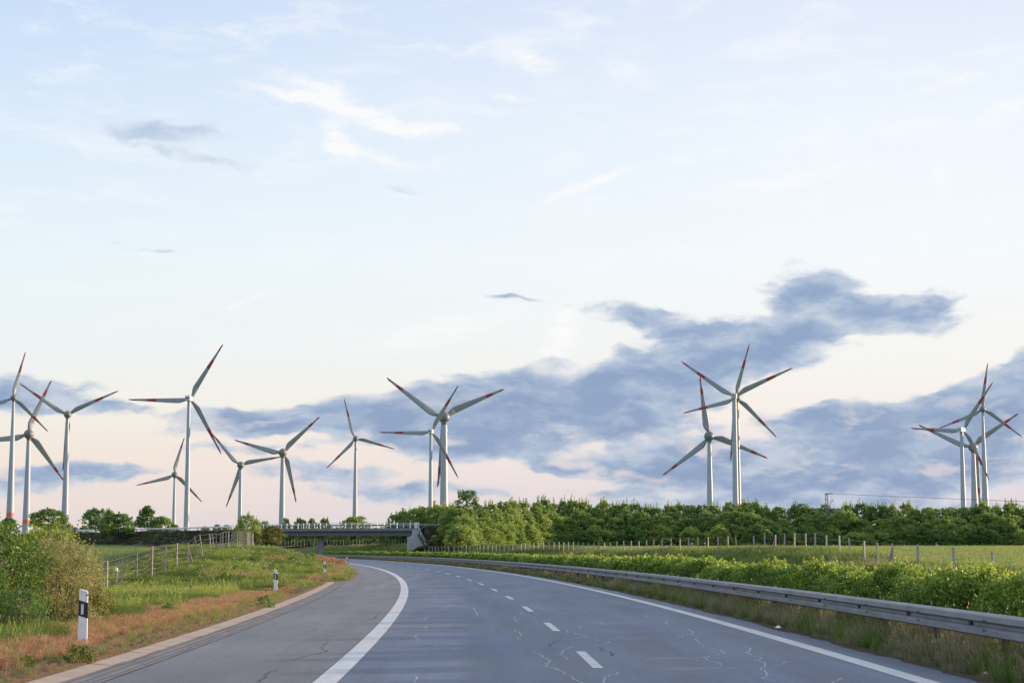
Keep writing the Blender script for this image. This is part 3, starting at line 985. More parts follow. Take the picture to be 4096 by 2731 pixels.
def bridge():
    br = empty('road_bridge', EV[2])
    tag(br, 'concrete road bridge with pale railing crossing the motorway', 'bridge')
    inv = Matrix.Translation(-EV[2])

    def bd(mb, name, m, **k):
        mb.v = [tuple(inv @ Vector(v)) for v in mb.v]
        return mb.build(name, m, br, **k)
    ds = np.linspace(D_R, D_L + .5, 16)
    for name, m, prof in (
        ('deck', M_CONC, [(.25, 0), (.25, -.22), (-RW - .25, -.22), (-RW - .25, 0)]),
        ('edge_beam', M_CONCD, [(.30, .06), (.30, -.44), (-.05, -.44), (-.05, .06)]),
        ('girder', M_CONCD, [(-.55, -.23), (-.7, -1.32), (-RW + .7, -1.32), (-RW + .55, -.23)])):
        mb = MB()
        rings = []
        for d in ds:
            q, n, t = ep(d)
            rings.append([q + n * o + Vector((0, 0, z)) for o, z in prof])
        mb.sweep(rings, cap=True)
        bd(mb, name, m)
    # railing
    rl = empty('railing', (0, 0, 0), parent=br)
    L = D_L + .5 - D_R
    npost = 24
    mb = MB()
    for h, r in ((.98, .035), (.70, .02)):
        for a, b in zip(ds[:-1], ds[1:]):
            pa, na, _ = ep(a); pb, nb, _ = ep(b)
            mb.tube(pa + na * .12 + Vector((0, 0, h)), pb + nb * .12 + Vector((0, 0, h)), r, r, 6, caps=False)
    bd(mb, 'handrail', M_BRAIL).parent = rl
    d = D_R + 1.9
    k = 0
    while d < D_L:
        q, n, t = ep(d)
        mb = MB()
        w = .19 if k % 2 == 0 else .08
        mb.box(q + n * .12 + Vector((0, 0, .54)), (w, .10, 1.0 if k % 2 == 0 else .88), math.atan2(t.y, t.x))
        bd(mb, 'post', M_BRAIL).parent = rl
        d += 1.48
        k += 1
    for dd in (.15, .55, .95):
        q, n, t = ep(D_R + dd - .1)
        mb = MB()
        mb.box(q + n * .12 + Vector((0, 0, .56)), (.2 if dd > .2 else .07, .12, 1.08), math.atan2(t.y, t.x))
        bd(mb, 'post', M_BRAIL).parent = rl
    # pier: wall parallel to the motorway
    p = P(1287, 2190, 349)
    s_ = -.155
    ang = math.atan2(1, s_) - math.pi / 2
    mb = MB()
    q, n, t = ep(float(np.interp(0.5, [0, 1], [_cum[2], _cum[2]])))
    mb.box((p.x - .55, p.y + 3.6, (q.z - 1.32 - .3) / 2), (.88, 8.0, q.z - 1.32 + .28), ang)
    bd(mb, 'pier', M_CONC, bevel=.05)
    # right abutment: wall plus sloping wing wall
    Y0 = 331.0
    q, n, t = ep(D_R)
    pts = [(1630.4, 2147), (1630.4, 2200), (1652, 2200), (1673, 2185), (1698, 2180), (1671.5, 2123), (1668, 2116.6), (1652, 2116.6), (1650, 2138), (1645, 2144)]
    fr = [P(x, y, Y0) for x, y in pts]
    # girder end sits behind this face
    back = [v + Vector((-.1, .9, 0)) for v in fr]
    mb = MB()
    nn = len(fr)
    off = Vector((0, -.75, 0))
    mb.add([v + off for v in fr] + [v + off for v in back], [tuple(range(nn)), tuple(range(2 * nn - 1, nn - 1, -1))] +
           [(i, i + nn, (i + 1) % nn + nn, (i + 1) % nn) for i in range(nn)])
    bd(mb, 'wing_wall', M_CONC)
    mb = MB()
    a = P(1633, 2190, Y0)
    ang2 = math.atan2(1, -.05) - math.pi / 2
    mb.box((a.x + .75, a.y + 6.0, 1.6), (1.2, 11.0, 4.6), ang2)
    bd(mb, 'abutment_wall', M_CONC)
    # left abutment block
    q, n, t = ep(D_L + .4)
    mb = MB()
    mb.box(q - n * (RW / 2) + Vector((0, 0, -1.6)), (1.4, RW, 2.6), math.atan2(t.y, t.x))
    bd(mb, 'abutment_wall', M_CONC)
    # stair railing down the slope
    sr = empty('stair_railing', (0, 0, 0), parent=br)
    A0, A1 = P(1674.5, 2111, Y0 - 1), P(1701, 2158, Y0 - 1)
    mb = MB()
    for dz in (0, -.33):
        mb.tube(A0 + Vector((0, 0, dz)), A1 + Vector((0, 0, dz)), .035, n=6)
    bd(mb, 'handrail', M_BRAIL).parent = sr
    for f in (0.02, .33, .66, .97):
        v = A0.lerp(A1, f)
        mb = MB()
        mb.tube(v + Vector((0, 0, .02)), v + Vector((0, 0, -1.0)), .04, n=6)
        bd(mb, 'post', M_BRAIL).parent = sr
    mb = MB()
    for k in range(16):
        f = k / 15
        v = A0.lerp(A1, f) + Vector((-.05, .5, -1.15))
        mb.box(v, (.34, 1.0, .22))
    bd(mb, 'stair', M_CONCD)
    return br


bridge()
WP = [(0, .0), (.014, .055), (.03, .078), (.10, .083), (.122, .04), (.135, .004), (.175, .004), (.188, .04), (.21, .083), (.28, .078), (.296, .055), (.31, 0)]


def wbeam(path, top, nrm, mb, flip=1):
    """path: list of ground points with normals towards the road"""
    rings = []
    for (p, n), tz in zip(path, top):
        rings.append([p + n * (o + .0) * flip + Vector((0, 0, tz - z)) for z, o in WP] +
                     [p + n * (o - .006) * flip + Vector((0, 0, tz - z)) for z, o in reversed(WP)])
    mb.sweep(rings, closed=True, cap=True)


def overpass_rail():
    for d0, d1, lab in ((D_L + .8, _cum[-1] - 1, 'galvanised guardrail on the overpass ramp left of the bridge'),
                        (.5, D_R + .0, 'galvanised guardrail on the overpass ramp right of the bridge'),
                        (D_R + .2, D_L + .6, 'galvanised guardrail on the bridge deck behind the pale railing')):
        q0 = ep(d0)[0]
        g = tag(empty('guardrail', q0), lab, 'guardrail', 'guardrails along the overpass')
        ds = np.append(np.arange(d0, d1, 4), d1)
        inset = -.9 if 'deck' in lab else -.25
        path, tops = [], []
        for d in ds:
            q, n, t = ep(d)
            path.append((q + n * inset - q0, n)); tops.append(.78)
        mb = MB(); wbeam(path, tops, None, mb)
        mb.build('beam', M_BRAIL if 'left' in lab else M_RAIL, g)
        d = d0 + .5
        i = 0
        while d < d1 and i < 60:
            q, n, t = ep(d)
            mb = MB(); p = q + n * (inset - .08) - q0
            mb.box(p + Vector((0, 0, .3)), (.1, .12, .9), math.atan2(t.y, t.x))
            mb.build('post', M_RAILPOST, g)
            d += 4; i += 1


overpass_rail()
# surface of the overpass road
def overpass_road():
    mb = MB()
    rings = []
    for d in np.arange(0, _cum[-1], 4):
        q, n, t = ep(d)
        rings.append([q - n * .6 + Vector((0, 0, .02)), q - n * (RW - .6) + Vector((0, 0, .02))])
    mb.sweep(rings, closed=False)
    tag(mb.build('overpass_road', M_ROAD), 'asphalt road on top of the overpass', None, None, 'structure')


overpass_road()

# ------------------------------------------------------------------ trees round the overpass
PTK = plant('trunk_tree', rg(77), 6, 2.6, 2.0, 'egg', 110, 60, .55, .28, M_LF_DARK, shoots=12, trunk_r=.16, hollow=.45)
PR = [plant('round_tree', rg(70 + i), 6, 2.6, 1.2, sh, 100, 60, .56, .30, M_LF_DARK, shoots=14, trunk_r=.13, hollow=.45) for i, sh in enumerate(['egg', 'dome', 'cone'])]
PO = [plant('olive_shrub', rg(80 + i), 4, 1.8, .1, sh, 150, 60, .36, .17, m_, shoots=22, trunk_r=.07, hollow=.45) for i, (sh, m_) in enumerate([('egg', M_LF_MID), ('round', M_LF_OLIVE)])]
PBK = [plant('back_shrub', rg(85 + i), 3, 1.8, .0, 'dome', 70, 60, .5, .26, M_LF_MID, shoots=6, trunk_r=.08) for i in range(2)]


def tr(pr, x, top, base, wpx, Y, name, label, cat='tree', group=None, rz=0.0):
    b = P(x, base, Y)
    place(pr, name, b.x, Y, b.z, P(x, top, Y).z - b.z, wpx / 2 / F * Y, rz, label, cat, group)


tr(PR[1], 33, 2070, 2142, 80, 500, 'roundish_tree', 'small dark tree at the left edge beside the overpass rail')
tr(PR[0], 192, 2036, 2140, 158, 545, 'roundish_tree', 'round dark green tree behind the overpass between two turbine towers', rz=1)
tr(PR[0], 384, 2034, 2135, 112, 535, 'roundish_tree', 'dark tree partly hidden behind the roadside tree with a trunk', rz=2)
tr(PBK[0], 436, 2040, 2135, 62, 530, 'pale_tree', 'pale green treetop behind the roadside tree', rz=2)
tr(PTK, 471, 2056, 2182, 168, 398, 'roadside_tree', 'round dark tree with a visible trunk in front of the embankment', rz=.5)
tr(PR[2], 587, 2022, 2130, 136, 480, 'pointed_tree', 'dark green tree with a pointed top behind the overpass', rz=.7)
tr(PBK[1], 642, 2064, 2130, 104, 478, 'low_tree', 'lower green tree right beside the pointed tree')
for i, (x, top, w, where) in enumerate([(277, 2096, 34, 'left of the car'), (335, 2100, 44, 'right of the car'), (694, 2096, 56, 'left of the tall box-nacelle tower'), (820, 2104, 40, 'right of the tall box-nacelle tower'), (868, 2098, 40, 'above the rail left of the bridge'), (905, 2098, 44, 'above the rail at the left bridge end')]):
    tr(PBK[i % 2], x, top, 2135, w, 500, 'small_shrub', f'small shrub top behind the overpass {where}', 'shrub', 'small shrubs behind the overpass', i)
tr(PO[0], 988, 2060, 2180, 116, 212, 'pointed_shrub', 'tall pointed yellow-green shrub at the end of the left wire fence', 'shrub')
tr(PO[1], 1022, 2125, 2182, 50, 210, 'low_shrub', 'low olive shrub between the pointed and the round shrub', 'shrub')
tr(PO[1], 1088, 2103, 2184, 100, 205, 'round_shrub', 'round olive shrub on the grassy bank left of the bridge pier', 'shrub', rz=2)
for i, (x, top, w, where) in enumerate([(1060, 2086, 60, 'above the round shrub'), (1141, 2071, 46, 'at the foot of the turbine tower'), (1200, 2076, 74, 'left of the pair'), (1248, 2072, 46, 'above the pier'), (1298, 2075, 62, 'right above the pier'), (1422, 2064, 150, 'below the slim turbine at the middle of the bridge')]):
    tr(PBK[i % 2], x, top, 2150, w, 470, 'treetop', f'low treetop behind the bridge railing {where}', 'tree', 'treetops behind the bridge', i)
# wood seen under the bridge
for i, x in enumerate(range(1090, 1660, 42)):
    Y = 462 + (i % 3) * 4
    tr((PM + PS)[i % 6], x + (i * 17) % 13, 2112 + (i * 7) % 14, 2186, 120, Y, 'leafy_tree', 'dark leafy tree in shade seen under the bridge', 'tree', 'trees seen under the bridge', i)

# ------------------------------------------------------------------ turbines
def c1(x, y): return (x / 1.823, 1300 + y / 1.823)
def c2(x, y): return (1024 + x / 1.823, 1500 + y / 1.823)
def c3(x, y): return (2048 + x / 1.823, 1500 + y / 1.823)
def c4(x, y): return (3072 + x / 1.823, 1300 + y / 1.823)


# hub px, Y, blade length, phase (deg clockwise from up, from the camera), type, yaw(deg), tower top/base widths px, base px y
TURB = [
    (c1(100, 530), 1239, 33, 12, 'ball', 8, 10, 33, 2110, True, 'slim turbine at the left edge with a red band low on its tower'),
    (c1(210, 795), 1290, 42, 20.5, 'ballbig', 8, 15, 31, 2118, True, 'second turbine from the left edge, big grey nacelle, red band low on its tower'),
    (c1(493, 652), 1138, 35, -58, 'ball', 4, 11, 30, 2110, False, 'turbine behind the round tree at left with two blades raised in a V'),
    (c1(1378, 535), 1167, 41, 29, 'box', -14, 12.5, 23, 2110, False, 'tall white turbine with a box nacelle left of the shrubby fence end'),
    (c1(1274, 1090), 1654, 35, 13, 'ballbig', 6, 8, 15, 2105, False, 'small distant turbine left of the tall box-nacelle turbine'),
    (c1(1755, 1020), 1480, 35.5, -43, 'ballbig', 6, 11, 18, 2100, False, 'turbine rising behind the pointed yellow-green shrub'),
    (c2(195, 565), 1246, 35, 44, 'ballbig', -8, 15, 24, 2090, False, 'turbine above the left half of the bridge with a big grey nacelle'),
    (c2(727, 462), 1535, 35, -17, 'ball', 8, 9, 20, 2070, False, 'slim turbine above the middle of the bridge'),
    (c2(1275, 410), 1057, 31, 29, 'box', -10, 11, 17.5, 2030, False, 'box-nacelle turbine just left of the largest ball-nacelle one'),
    (c2(1373, 308), 1101, 42, -56.5, 'ballbig', 10, 22, 33, 2030, False, 'largest turbine left of centre, big round nacelle, blades in a V'),
    (c3(1438, 445), 1279, 43, -9.5, 'ballbig', -6, 15, 26, 2030, False, 'big round-nacelle turbine just left of the paired towers'),
    (c3(1620, 152), 1153, 41, -56.5, 'box', -4, 17, 24, 2030, False, 'front turbine of the overlapping pair, box nacelle with a dark vent'),
    (c3(1640, 165), 1238, 38, 13.5, 'ball', 8, 14, 24, 2030, False, 'rear turbine of the overlapping pair, mostly hidden behind the box nacelle'),
    (c4(1410, 762), 1270, 39, 33, 'box', -20, 12.5, 21, 2030, False, 'left turbine of the right-hand cluster with a box nacelle'),
    (c4(1495, 890), 1336, 42, 53, 'ballbig', 8, 15, 27, 2030, False, 'lowest turbine of the right-hand cluster with a big round nacelle'),
    (c4(1565, 612), 1300, 33.5, 6.5, 'ball', -4, 8, 27, 2030, False, 'tallest slim turbine of the right-hand cluster'),
]
MEC = {}


def blade_mesh(Lb, typ):
    key = ('b', round(Lb, 1), typ)
    if key in MEC: return MEC[key]
    # spanwise stations with exact band breaks
    br = (.55, .70, .86) if typ != 'ballbig' else (.71, .81, .92)
    st = sorted(set([0.02, .05, .08, .12, .16, .2, .26, .34, .44, .54, .64, .76, .83, .9, .96, .985, 1.0] + list(br)))
    mx = .088 if typ != 'ballbig' else .108
    mb = MB()
    rings = []
    for f in st:
        if f < .2:
            q = (f - .02) / .18
            q = q * q * (3 - 2 * q)
            ch = Lb * (.042 + (mx - .042) * q)
        else:
            ch = Lb * mx * (1 - (f - .2) / .8 * .80) * (1 if f < .97 else (1 - (f - .97) / .03 * .65))
        th = ch * (0.9 - .72 * min(1, f / .2)) if f < .2 else ch * .16
        tw = math.radians(24 * (1 - f) ** 1.5 + 1)
        ring = []
        lead = .32 * Lb * .045 + .0
        for k in range(14):
            a = 2 * math.pi * k / 14
            x = .5 * math.cos(a) * ch
            y = .5 * math.sin(a) * th * (1 - .35 * math.cos(a))
            x = x - ch * .5 + Lb * .024            # straight leading edge side
            X = x * math.cos(tw) - y * math.sin(tw)
            Yv = x * math.sin(tw) + y * math.cos(tw)
            ring.append((X, Yv, f * Lb))
        rings.append(ring)
    for i in range(len(st) - 1):
        mid = (st[i] + st[i + 1]) / 2
        red = br[0] <= mid <= br[1] or mid >= br[2]
        mb.sweep([rings[i], rings[i + 1]], mi=1 if red else 0)
    n = 14
    mb.add(rings[-1], [tuple(range(n))], 1)
    me = bpy.data.meshes.new('blade')
    me.from_pydata(mb.v, [], mb.f)
    me.materials.append(M_BLADE); me.materials.append(M_RED)
    me.polygons.foreach_set('material_index', mb.m)
    me.polygons.foreach_set('use_smooth', [True] * len(me.polygons))
    me.update()
    MEC[key] = me
    return me


def lathe(mb, prof, n=24, axis='Y', mi=0, mif=None):
    """prof: (along, radius); axis Y"""
    rings = []
    for y, r in prof:
        rings.append([(r * math.cos(2 * math.pi * k / n), y, r * math.sin(2 * math.pi * k / n)) for k in range(n)])
    mb.sweep(rings, mi=mi)


for (hub, Y, Lb, ph, typ, yaw, wt, wb, yb, band, lab) in TURB:
    H = P(hub[0], hub[1], Y)
    e = empty('wind_turbine', (H.x, Y, 0))
    tag(e, lab, 'wind turbine', 'wind turbines of the wind farm')
    rt, rb = wt / F * Y / 2, wb / F * Y / 2
    zb = P(hub[0], yb, Y).z
    nr = {'ball': .067 * Lb, 'ballbig': .083 * Lb, 'box': .045 * Lb}[typ]
    ztop = H.z - nr * .8
    slope = (rb - rt) / (ztop - zb)
    mb = MB()
    bands = [0, ztop]
    if band:
        y1 = 2050 if hub[0] < 80 else 2078
        z1, z0 = P(hub[0], y1, Y).z, P(hub[0], y1 + 16, Y).z
    zs = sorted(set(([z0, z1] if band else []) + list(np.linspace(0, ztop, 9))))
    n = 28
    for a_, b_ in zip(zs[:-1], zs[1:]):
        ra, rb_ = rt + slope * (ztop - a_), rt + slope * (ztop - b_)
        ring = lambda z, r: [(r * math.cos(2 * math.pi * k / n), r * math.sin(2 * math.pi * k / n), z) for k in range(n)]
        red = band and a_ >= z0 - 1e-3 and b_ <= z1 + 1e-3
        mb.sweep([ring(a_, ra), ring(b_, rb_)], mi=1 if red else 0)
    mb.build('tower', [M_TOWER, M_REDB], e, smooth=True)
    # nacelle and rotor; rotor sits beyond the tower, seen from behind
    hd = empty('nacelle_head', (0, 0, H.z), math.radians(yaw) + math.radians(math.degrees(-math.atan2(H.x, Y))), e)
    hd.name = 'rotor_head'
    mb = MB()
    if typ == 'box':
        w, h, l = nr * 1.8, nr * 1.75, nr * 4.2
        mb.box((0, -.2 * nr, 0), (w, l, h))
        mb2 = MB(); mb2.box((0, -.2 * nr - l / 2 - .02, -h * .02), (w * .72, .12, h * .2))
        nac = mb.build('nacelle', M_NACW, hd, bevel=nr * .18)
        mb2.build('vent', M_VENT, hd)
        mb3 = MB()
        lathe(mb3, [(l * .42, nr * .62), (l * .62, nr * .72), (l * .85, nr * .5), (l * .95, 0.01)], 20)
        mb3.build('spinner', M_NACW, hd, smooth=True)
        ry = l * .62
    else:
        k = 1.0
        prof = [(-1.15, .01), (-1.1, .22), (-.95, .5), (-.7, .76), (-.35, .94), (0, 1.0), (.35, .97), (.75, .8), (.8, .78)]
        lathe(mb, [(a * nr, r * nr) for a, r in prof], 28)
        mb.build('nacelle', M_NAC, hd, smooth=True)
        mbs = MB()
        lathe(mbs, [(.82 * nr, .76 * nr), (1.2 * nr, .66 * nr), (1.6 * nr, .42 * nr), (1.9 * nr, .01)], 24)
        mbs.build('spinner', M_NAC, hd, smooth=True)
        mbd = MB()               # red emblem patches on both flanks
        for sgn in (-1, 1):
            an = 0 if sgn > 0 else math.pi
            rings = []
            for a_ in (-.42, -.25, -.05, .12):
                rr_ = float(np.interp(a_, [p_[0] for p_ in prof], [p_[1] for p_ in prof])) * nr * 1.012
                rings.append([(rr_ * math.cos(an + t_), a_ * nr, rr_ * math.sin(an + t_)) for t_ in (-.18, -.06, .06, .18)])
            mbd.sweep(rings, closed=False)
        mbd.build('emblem', M_RED, hd, smooth=True)
        # dark neck under the nacelle
        mbn = MB(); mbn.tube((0, 0, -nr * 1.25), (0, 0, -nr * .7), rt * 1.02, rt * 1.25, 20)
        mbn.build('neck', M_NAC, hd, smooth=True)
        ry = 1.2 * nr
    mbw = MB()
    for sx in (-.35, .3):
        mbw.tube((sx * nr, -.4 * nr, nr * .75), (sx * nr, -.4 * nr, nr * 1.6), .05, .04, 5)
    mbw.build('weather_mast', M_VENT, hd)
    bm_ = blade_mesh(Lb, typ)
    for k in range(3):
        o = mobj('blade', bm_, hd)
        o.location = (0, ry, 0)
        a = math.radians(ph + 120 * k)
        o.rotation_euler = (0, a, 0)   # clockwise seen from behind (from -Y)

# ------------------------------------------------------------------ motorway guardrail
def med_top(s): return float(np.interp(s, [0, 20, 40, 133, 323], [.80, .80, .79, .68, .52]))


def rail_pt(s, u=5.02):
    sl = (float(laneX(s + 1)) - float(laneX(s - 1))) / 2
    n = Vector((-1, sl, 0)).normalized()
    return Vector((float(laneX(s)) + u, s, 0)), n


gr_ = tag(empty('guardrail', rail_pt(10)[0]), 'long dull grey corrugated guardrail along the median hedge', 'guardrail')
_o = rail_pt(10)[0]
ss = np.append(np.arange(12, 120, 2.0), np.arange(120, 400, 5.0))
mb = MB()
wbeam([(rail_pt(s)[0] - _o, rail_pt(s)[1]) for s in ss], [med_top(s) for s in ss], None, mb)
mb.build('beam', M_RAIL, gr_)
# second carrier strip behind, seen between the waves and over the top
mb = MB()
rings = []
for s in ss:
    p, n = rail_pt(s)
    p = p - _o
    tz = med_top(s)
    rings.append([p - n * .05 + Vector((0, 0, tz - .03)), p - n * .30 + Vector((0, 0, tz - .03)), p - n * .30 + Vector((0, 0, tz - .12)), p - n * .05 + Vector((0, 0, tz - .12))])
mb.sweep(rings, cap=True)
mb.build('spacer_rail', M_RAILPOST, gr_)
s = 13.4
i = 0
while s < 330 and i < 95:
    p, n = rail_pt(s)
    p = p - _o
    a = math.atan2(n.y, n.x)
    mb = MB()
    mb.box(p - n * .19 + Vector((0, 0, med_top(s) / 2 - .15)), (.10, .055, med_top(s) + .1), a)
    mb.build('post', M_RAILPOST, gr_)
    s += 3.55
    i += 1
mb = MB()
s = 13.4
while s < 120:
    for ds_ in (-.05, .05):
        p, n = rail_pt(s + ds_)
        p = p - _o
        for dz in (-.095, -.215):
            c = p + n * .088 + Vector((0, 0, med_top(s) + dz))
            mb.box(c, (.006, .02, .034), math.atan2(n.y, n.x), mi=0)
    p, n = rail_pt(s + .9)
    p = p - _o
    mb.box(p + n * .03 + Vector((0, 0, med_top(s) - .155)), (.02, .12, .05), math.atan2(n.y, n.x))
    s += 3.55
mb.build('bolt', M_VENT, gr_)

# ------------------------------------------------------------------ hedge in the median
HP = []
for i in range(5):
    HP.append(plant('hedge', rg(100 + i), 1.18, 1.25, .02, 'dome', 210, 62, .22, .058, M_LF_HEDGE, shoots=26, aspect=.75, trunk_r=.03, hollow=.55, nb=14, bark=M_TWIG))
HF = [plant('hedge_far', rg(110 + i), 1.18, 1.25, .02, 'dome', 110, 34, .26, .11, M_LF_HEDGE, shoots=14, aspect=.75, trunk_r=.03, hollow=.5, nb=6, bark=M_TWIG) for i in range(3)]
s = 14.0
rh = random.Random(12)
nearlab = [(32, 'near the right edge, behind the closest guardrail'), (48, 'behind the guardrail, just beyond the right edge shrubs'), (75, 'behind the guardrail in the middle distance'), (130, 'behind the guardrail far along the curve'), (999, 'behind the guardrail close to the bridge')]
while s < 325:
    near = s < 70
    if rh.random() < (.38 if s < 110 else .12): s += rh.uniform(.8, 1.5)
    u = 6.95 + rh.uniform(-.12, .12)
    x = float(laneX(s)) + u
    Hh = rh.uniform(.9, 1.12) * float(np.interp(s, [20, 60, 150], [1.2, 1.17, 1.06]))
    w_ = next(t for lim, t in nearlab if s < lim)
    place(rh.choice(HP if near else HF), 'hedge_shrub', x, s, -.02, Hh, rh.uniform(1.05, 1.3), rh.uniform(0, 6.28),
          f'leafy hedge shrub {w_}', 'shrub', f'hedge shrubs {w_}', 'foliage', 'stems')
    u2 = 8.1 + rh.uniform(-.15, .15)
    if s > 60 and s < 200 and rh.random() < .7:
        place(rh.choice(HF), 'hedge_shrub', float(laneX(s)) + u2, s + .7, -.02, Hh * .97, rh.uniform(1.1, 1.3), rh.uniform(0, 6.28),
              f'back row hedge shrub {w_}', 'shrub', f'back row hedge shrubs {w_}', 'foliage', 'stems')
    s += rh.uniform(1.35, 1.95) if near else (2.1 if s < 160 else 2.6)

# ------------------------------------------------------------------ delineator posts
def delineator(p, h, rz, label, group=None):
    e = tag(empty('marker_post', p, rz), label, 'marker post', group)
    w, d = .145, .07
    sl = .045

    def prism(z0, z1, w0, w1, grow, slb, slt):
        mb = MB()
        a, b, q = w0 / 2 + grow, w1 / 2 + grow, d / 2 + grow
        # triangular-ish hollow section: flat front, rounded back
        sec = lambda hw, z, s_: [(-hw, -q, z + s_ / 2), (hw, -q, z - s_ / 2), (hw, q * .4, z - s_ / 2), (hw * .45, q, z), (-hw * .45, q, z), (-hw, q * .4, z + s_ / 2)]
        mb.sweep([sec(a, z0, slb), sec(b, z1, slt)], cap=True)
        return mb
    prism(-.15, h - sl / 2, w * 1.04, w * .93, 0, 0, sl).build('body', M_WHITE, e, bevel=.006)
    prism(h * .555, h * .80, w * 1.0, w * .96, .003, sl, sl).build('black_band', M_BLACK, e)
    mb = MB()
    mb.box((-.012, -d / 2 - .007, h * .675), (.042, .010, .17))
    mb.build('reflector', M_REFL, e, bevel=.003)
    mb = MB()
    for z in (.075, -.075):
        mb.box((-.012, -d / 2 - .0135, h * .675 + z), (.014, .004, .010))
    mb.box((w / 2 - .012, -d / 2 - .002, h * .90), (.02, .012, .03))
    mb.build('rivet', M_BLACK, e)
    return e


gp = 'marker posts along the left verge'
_g = G(329, 2606)
delineator((_g.x, _g.y, 0.0), 1.0, .12, 'nearest white marker post with black band in the brown verge grass', gp)
for (x, y, Y, h, lab) in [(1102, 2369, 69, .88, 'second white marker post, right of the wire fence'),
                          (1298, 2307, 104, .88, 'third white marker post, near the end of the kerb'),
                          (1387, 2262, 150, 1.0, 'white marker post at the tip of the grass beside the white line'),
                          (1320, 2262, 177, 1.0, 'tiny white marker post in the grass below the bridge pier'),
                          (1277, 2262, 205, 1.0, 'farthest left white marker post, in front of the far guardrail')]:
    b = P(x, y, Y)
    delineator((b.x, Y, b.z), h if h < 1 else P(x, {1387: 2227, 1320: 2225, 1277: 2222}[x], Y).z - b.z, .08, lab, gp)
for x, top, lab in [(2306, 2222, 'left of the leaning fence post'), (2536, 2224, 'second from the left'), (2593, 2226, 'third from the left'), (2684, 2219, 'in front of the braced fence post'),
                    (2836, 2235, 'right of the braced fence post'), (3318, 2250, 'below the steel mast')]:
    # far verge of the opposite carriageway, u about 21
    Ys = np.arange(60, 320, 1.0)
    d = (laneX(Ys) + 21.0) - (x - 2048) / F * Ys
    i = int(np.argmin(np.abs(d)))
    Y = float(Ys[i])
    t_ = P(x, top, Y)
    zb = ground_h(t_.x, Y)
    delineator((t_.x, Y, zb), max(.7, t_.z - zb), .1, f'white marker post top peeking over the hedge, {lab}', 'marker posts beyond the hedge')
for x, top in ((161, 2112), (192, 2113)):
    Y = 520 if x == 161 else 515
    t_ = P(x, top, Y)
    delineator((t_.x, Y, t_.z - 1.2), 1.2, .3, f'tiny white marker post on the overpass, {"left" if x == 161 else "right"} of the two before the round tree', 'marker posts on the overpass')

# ------------------------------------------------------------------ wire fences
def fence(name, posts, lab, group, hgt=1.42, wires=5, wirer=.008, pw=.085, seed=1, wm=None):
    """posts: list of (base Vector, lean_x, brace)"""
    rd = random.Random(seed)
    o0 = posts[0][0]
    e = tag(empty(name, o0), lab, 'fence', group)
    tops = []
    for (b, lean, brace) in posts:
        h = hgt * rd.uniform(.95, 1.05)
        ly = rd.uniform(-.03, .03)
        mb = MB()
        p = b - o0
        top = p + Vector((lean + rd.uniform(-.02, .02), ly, h))
        mb.bar(p - Vector((0, 0, .25)), top, pw, pw * .9)
        mb.build('post', wm or M_WOOD, e)
        if brace:
            mb = MB()
            mb.bar(p + Vector((brace, -.1, -.1)), p + Vector((0, -.06, h * .82)), pw * .8, pw * .8)
            mb.build('brace', M_WOOD, e)
        tops.append((p, top))
    mb = MB()
    for (a, at), (b, bt) in zip(tops[:-1], tops[1:]):
        for k in range(wires):
            f = .08 + .9 * k / (wires - 1)
            p0, p1 = a.lerp(at, f), b.lerp(bt, f)
            sag = rd.uniform(.03, .13) if k < wires - 1 else .02
            prev = p0
            for j in range(1, 6):
                t = j / 5
                q = p0.lerp(p1, t) - Vector((0, 0, sag * 4 * t * (1 - t)))
                mb.tube(prev, q, wirer, n=3, caps=False)
                prev = q
        n_v = 7 if (b - a).length > 0 and a.length < 30 else 0
        for k in range(1, n_v):
            t = k / n_v
            mb.tube(a.lerp(b, t) + Vector((0, 0, .08)), at.lerp(bt, t) - Vector((0, 0, .1)), wirer * .55, n=3, caps=False)
    mb.build('wire', M_WIRE, e)


LX = [359, 431, 491, 547, 609, 663, 707, 751, 790, 813, 846, 858, 870, 881, 890, 904, 913, 924, 936, 948, 958, 966, 974, 981, 987, 992, 997, 1001, 1005, 1009, 1012]
LZX = [300, 359, 431, 491, 547, 609, 663, 707, 751, 800, 850, 900, 950, 985, 1015]
LZ = [66, 71, 78, 85, 91, 98, 104, 110, 117, 127, 138, 149, 161, 172, 186]
LBX = [359, 431, 491, 547, 609, 663, 707, 751, 798, 829, 863, 900, 924, 965, 1013]
LBY = [2405, 2388, 2353, 2331, 2302, 2285, 2274, 2262, 2226, 2219, 2217, 2200, 2197, 2194, 2192]
lean = {751: .02, 790: -.22, 813: -.30, 846: -.18, 858: -.2, 870: -.12, 924: .06, 936: -.08}
posts = []
for x in LX:
    Y = float(np.interp(x, LZX, LZ))
    b = P(x, 2190, Y)
    zb = ground_h(b.x, Y)
    if x < 1200: zb = P(x, float(np.interp(x, LBX, LBY)), Y).z
    posts.append((Vector((b.x, Y, zb)), lean.get(x, 0.0), .45 if x == 751 else 0))
fence('wire_fence', posts, 'wire fence of weathered wooden posts between the left field and grassy bank', None, hgt=1.52, wires=6, wirer=.005, seed=3)

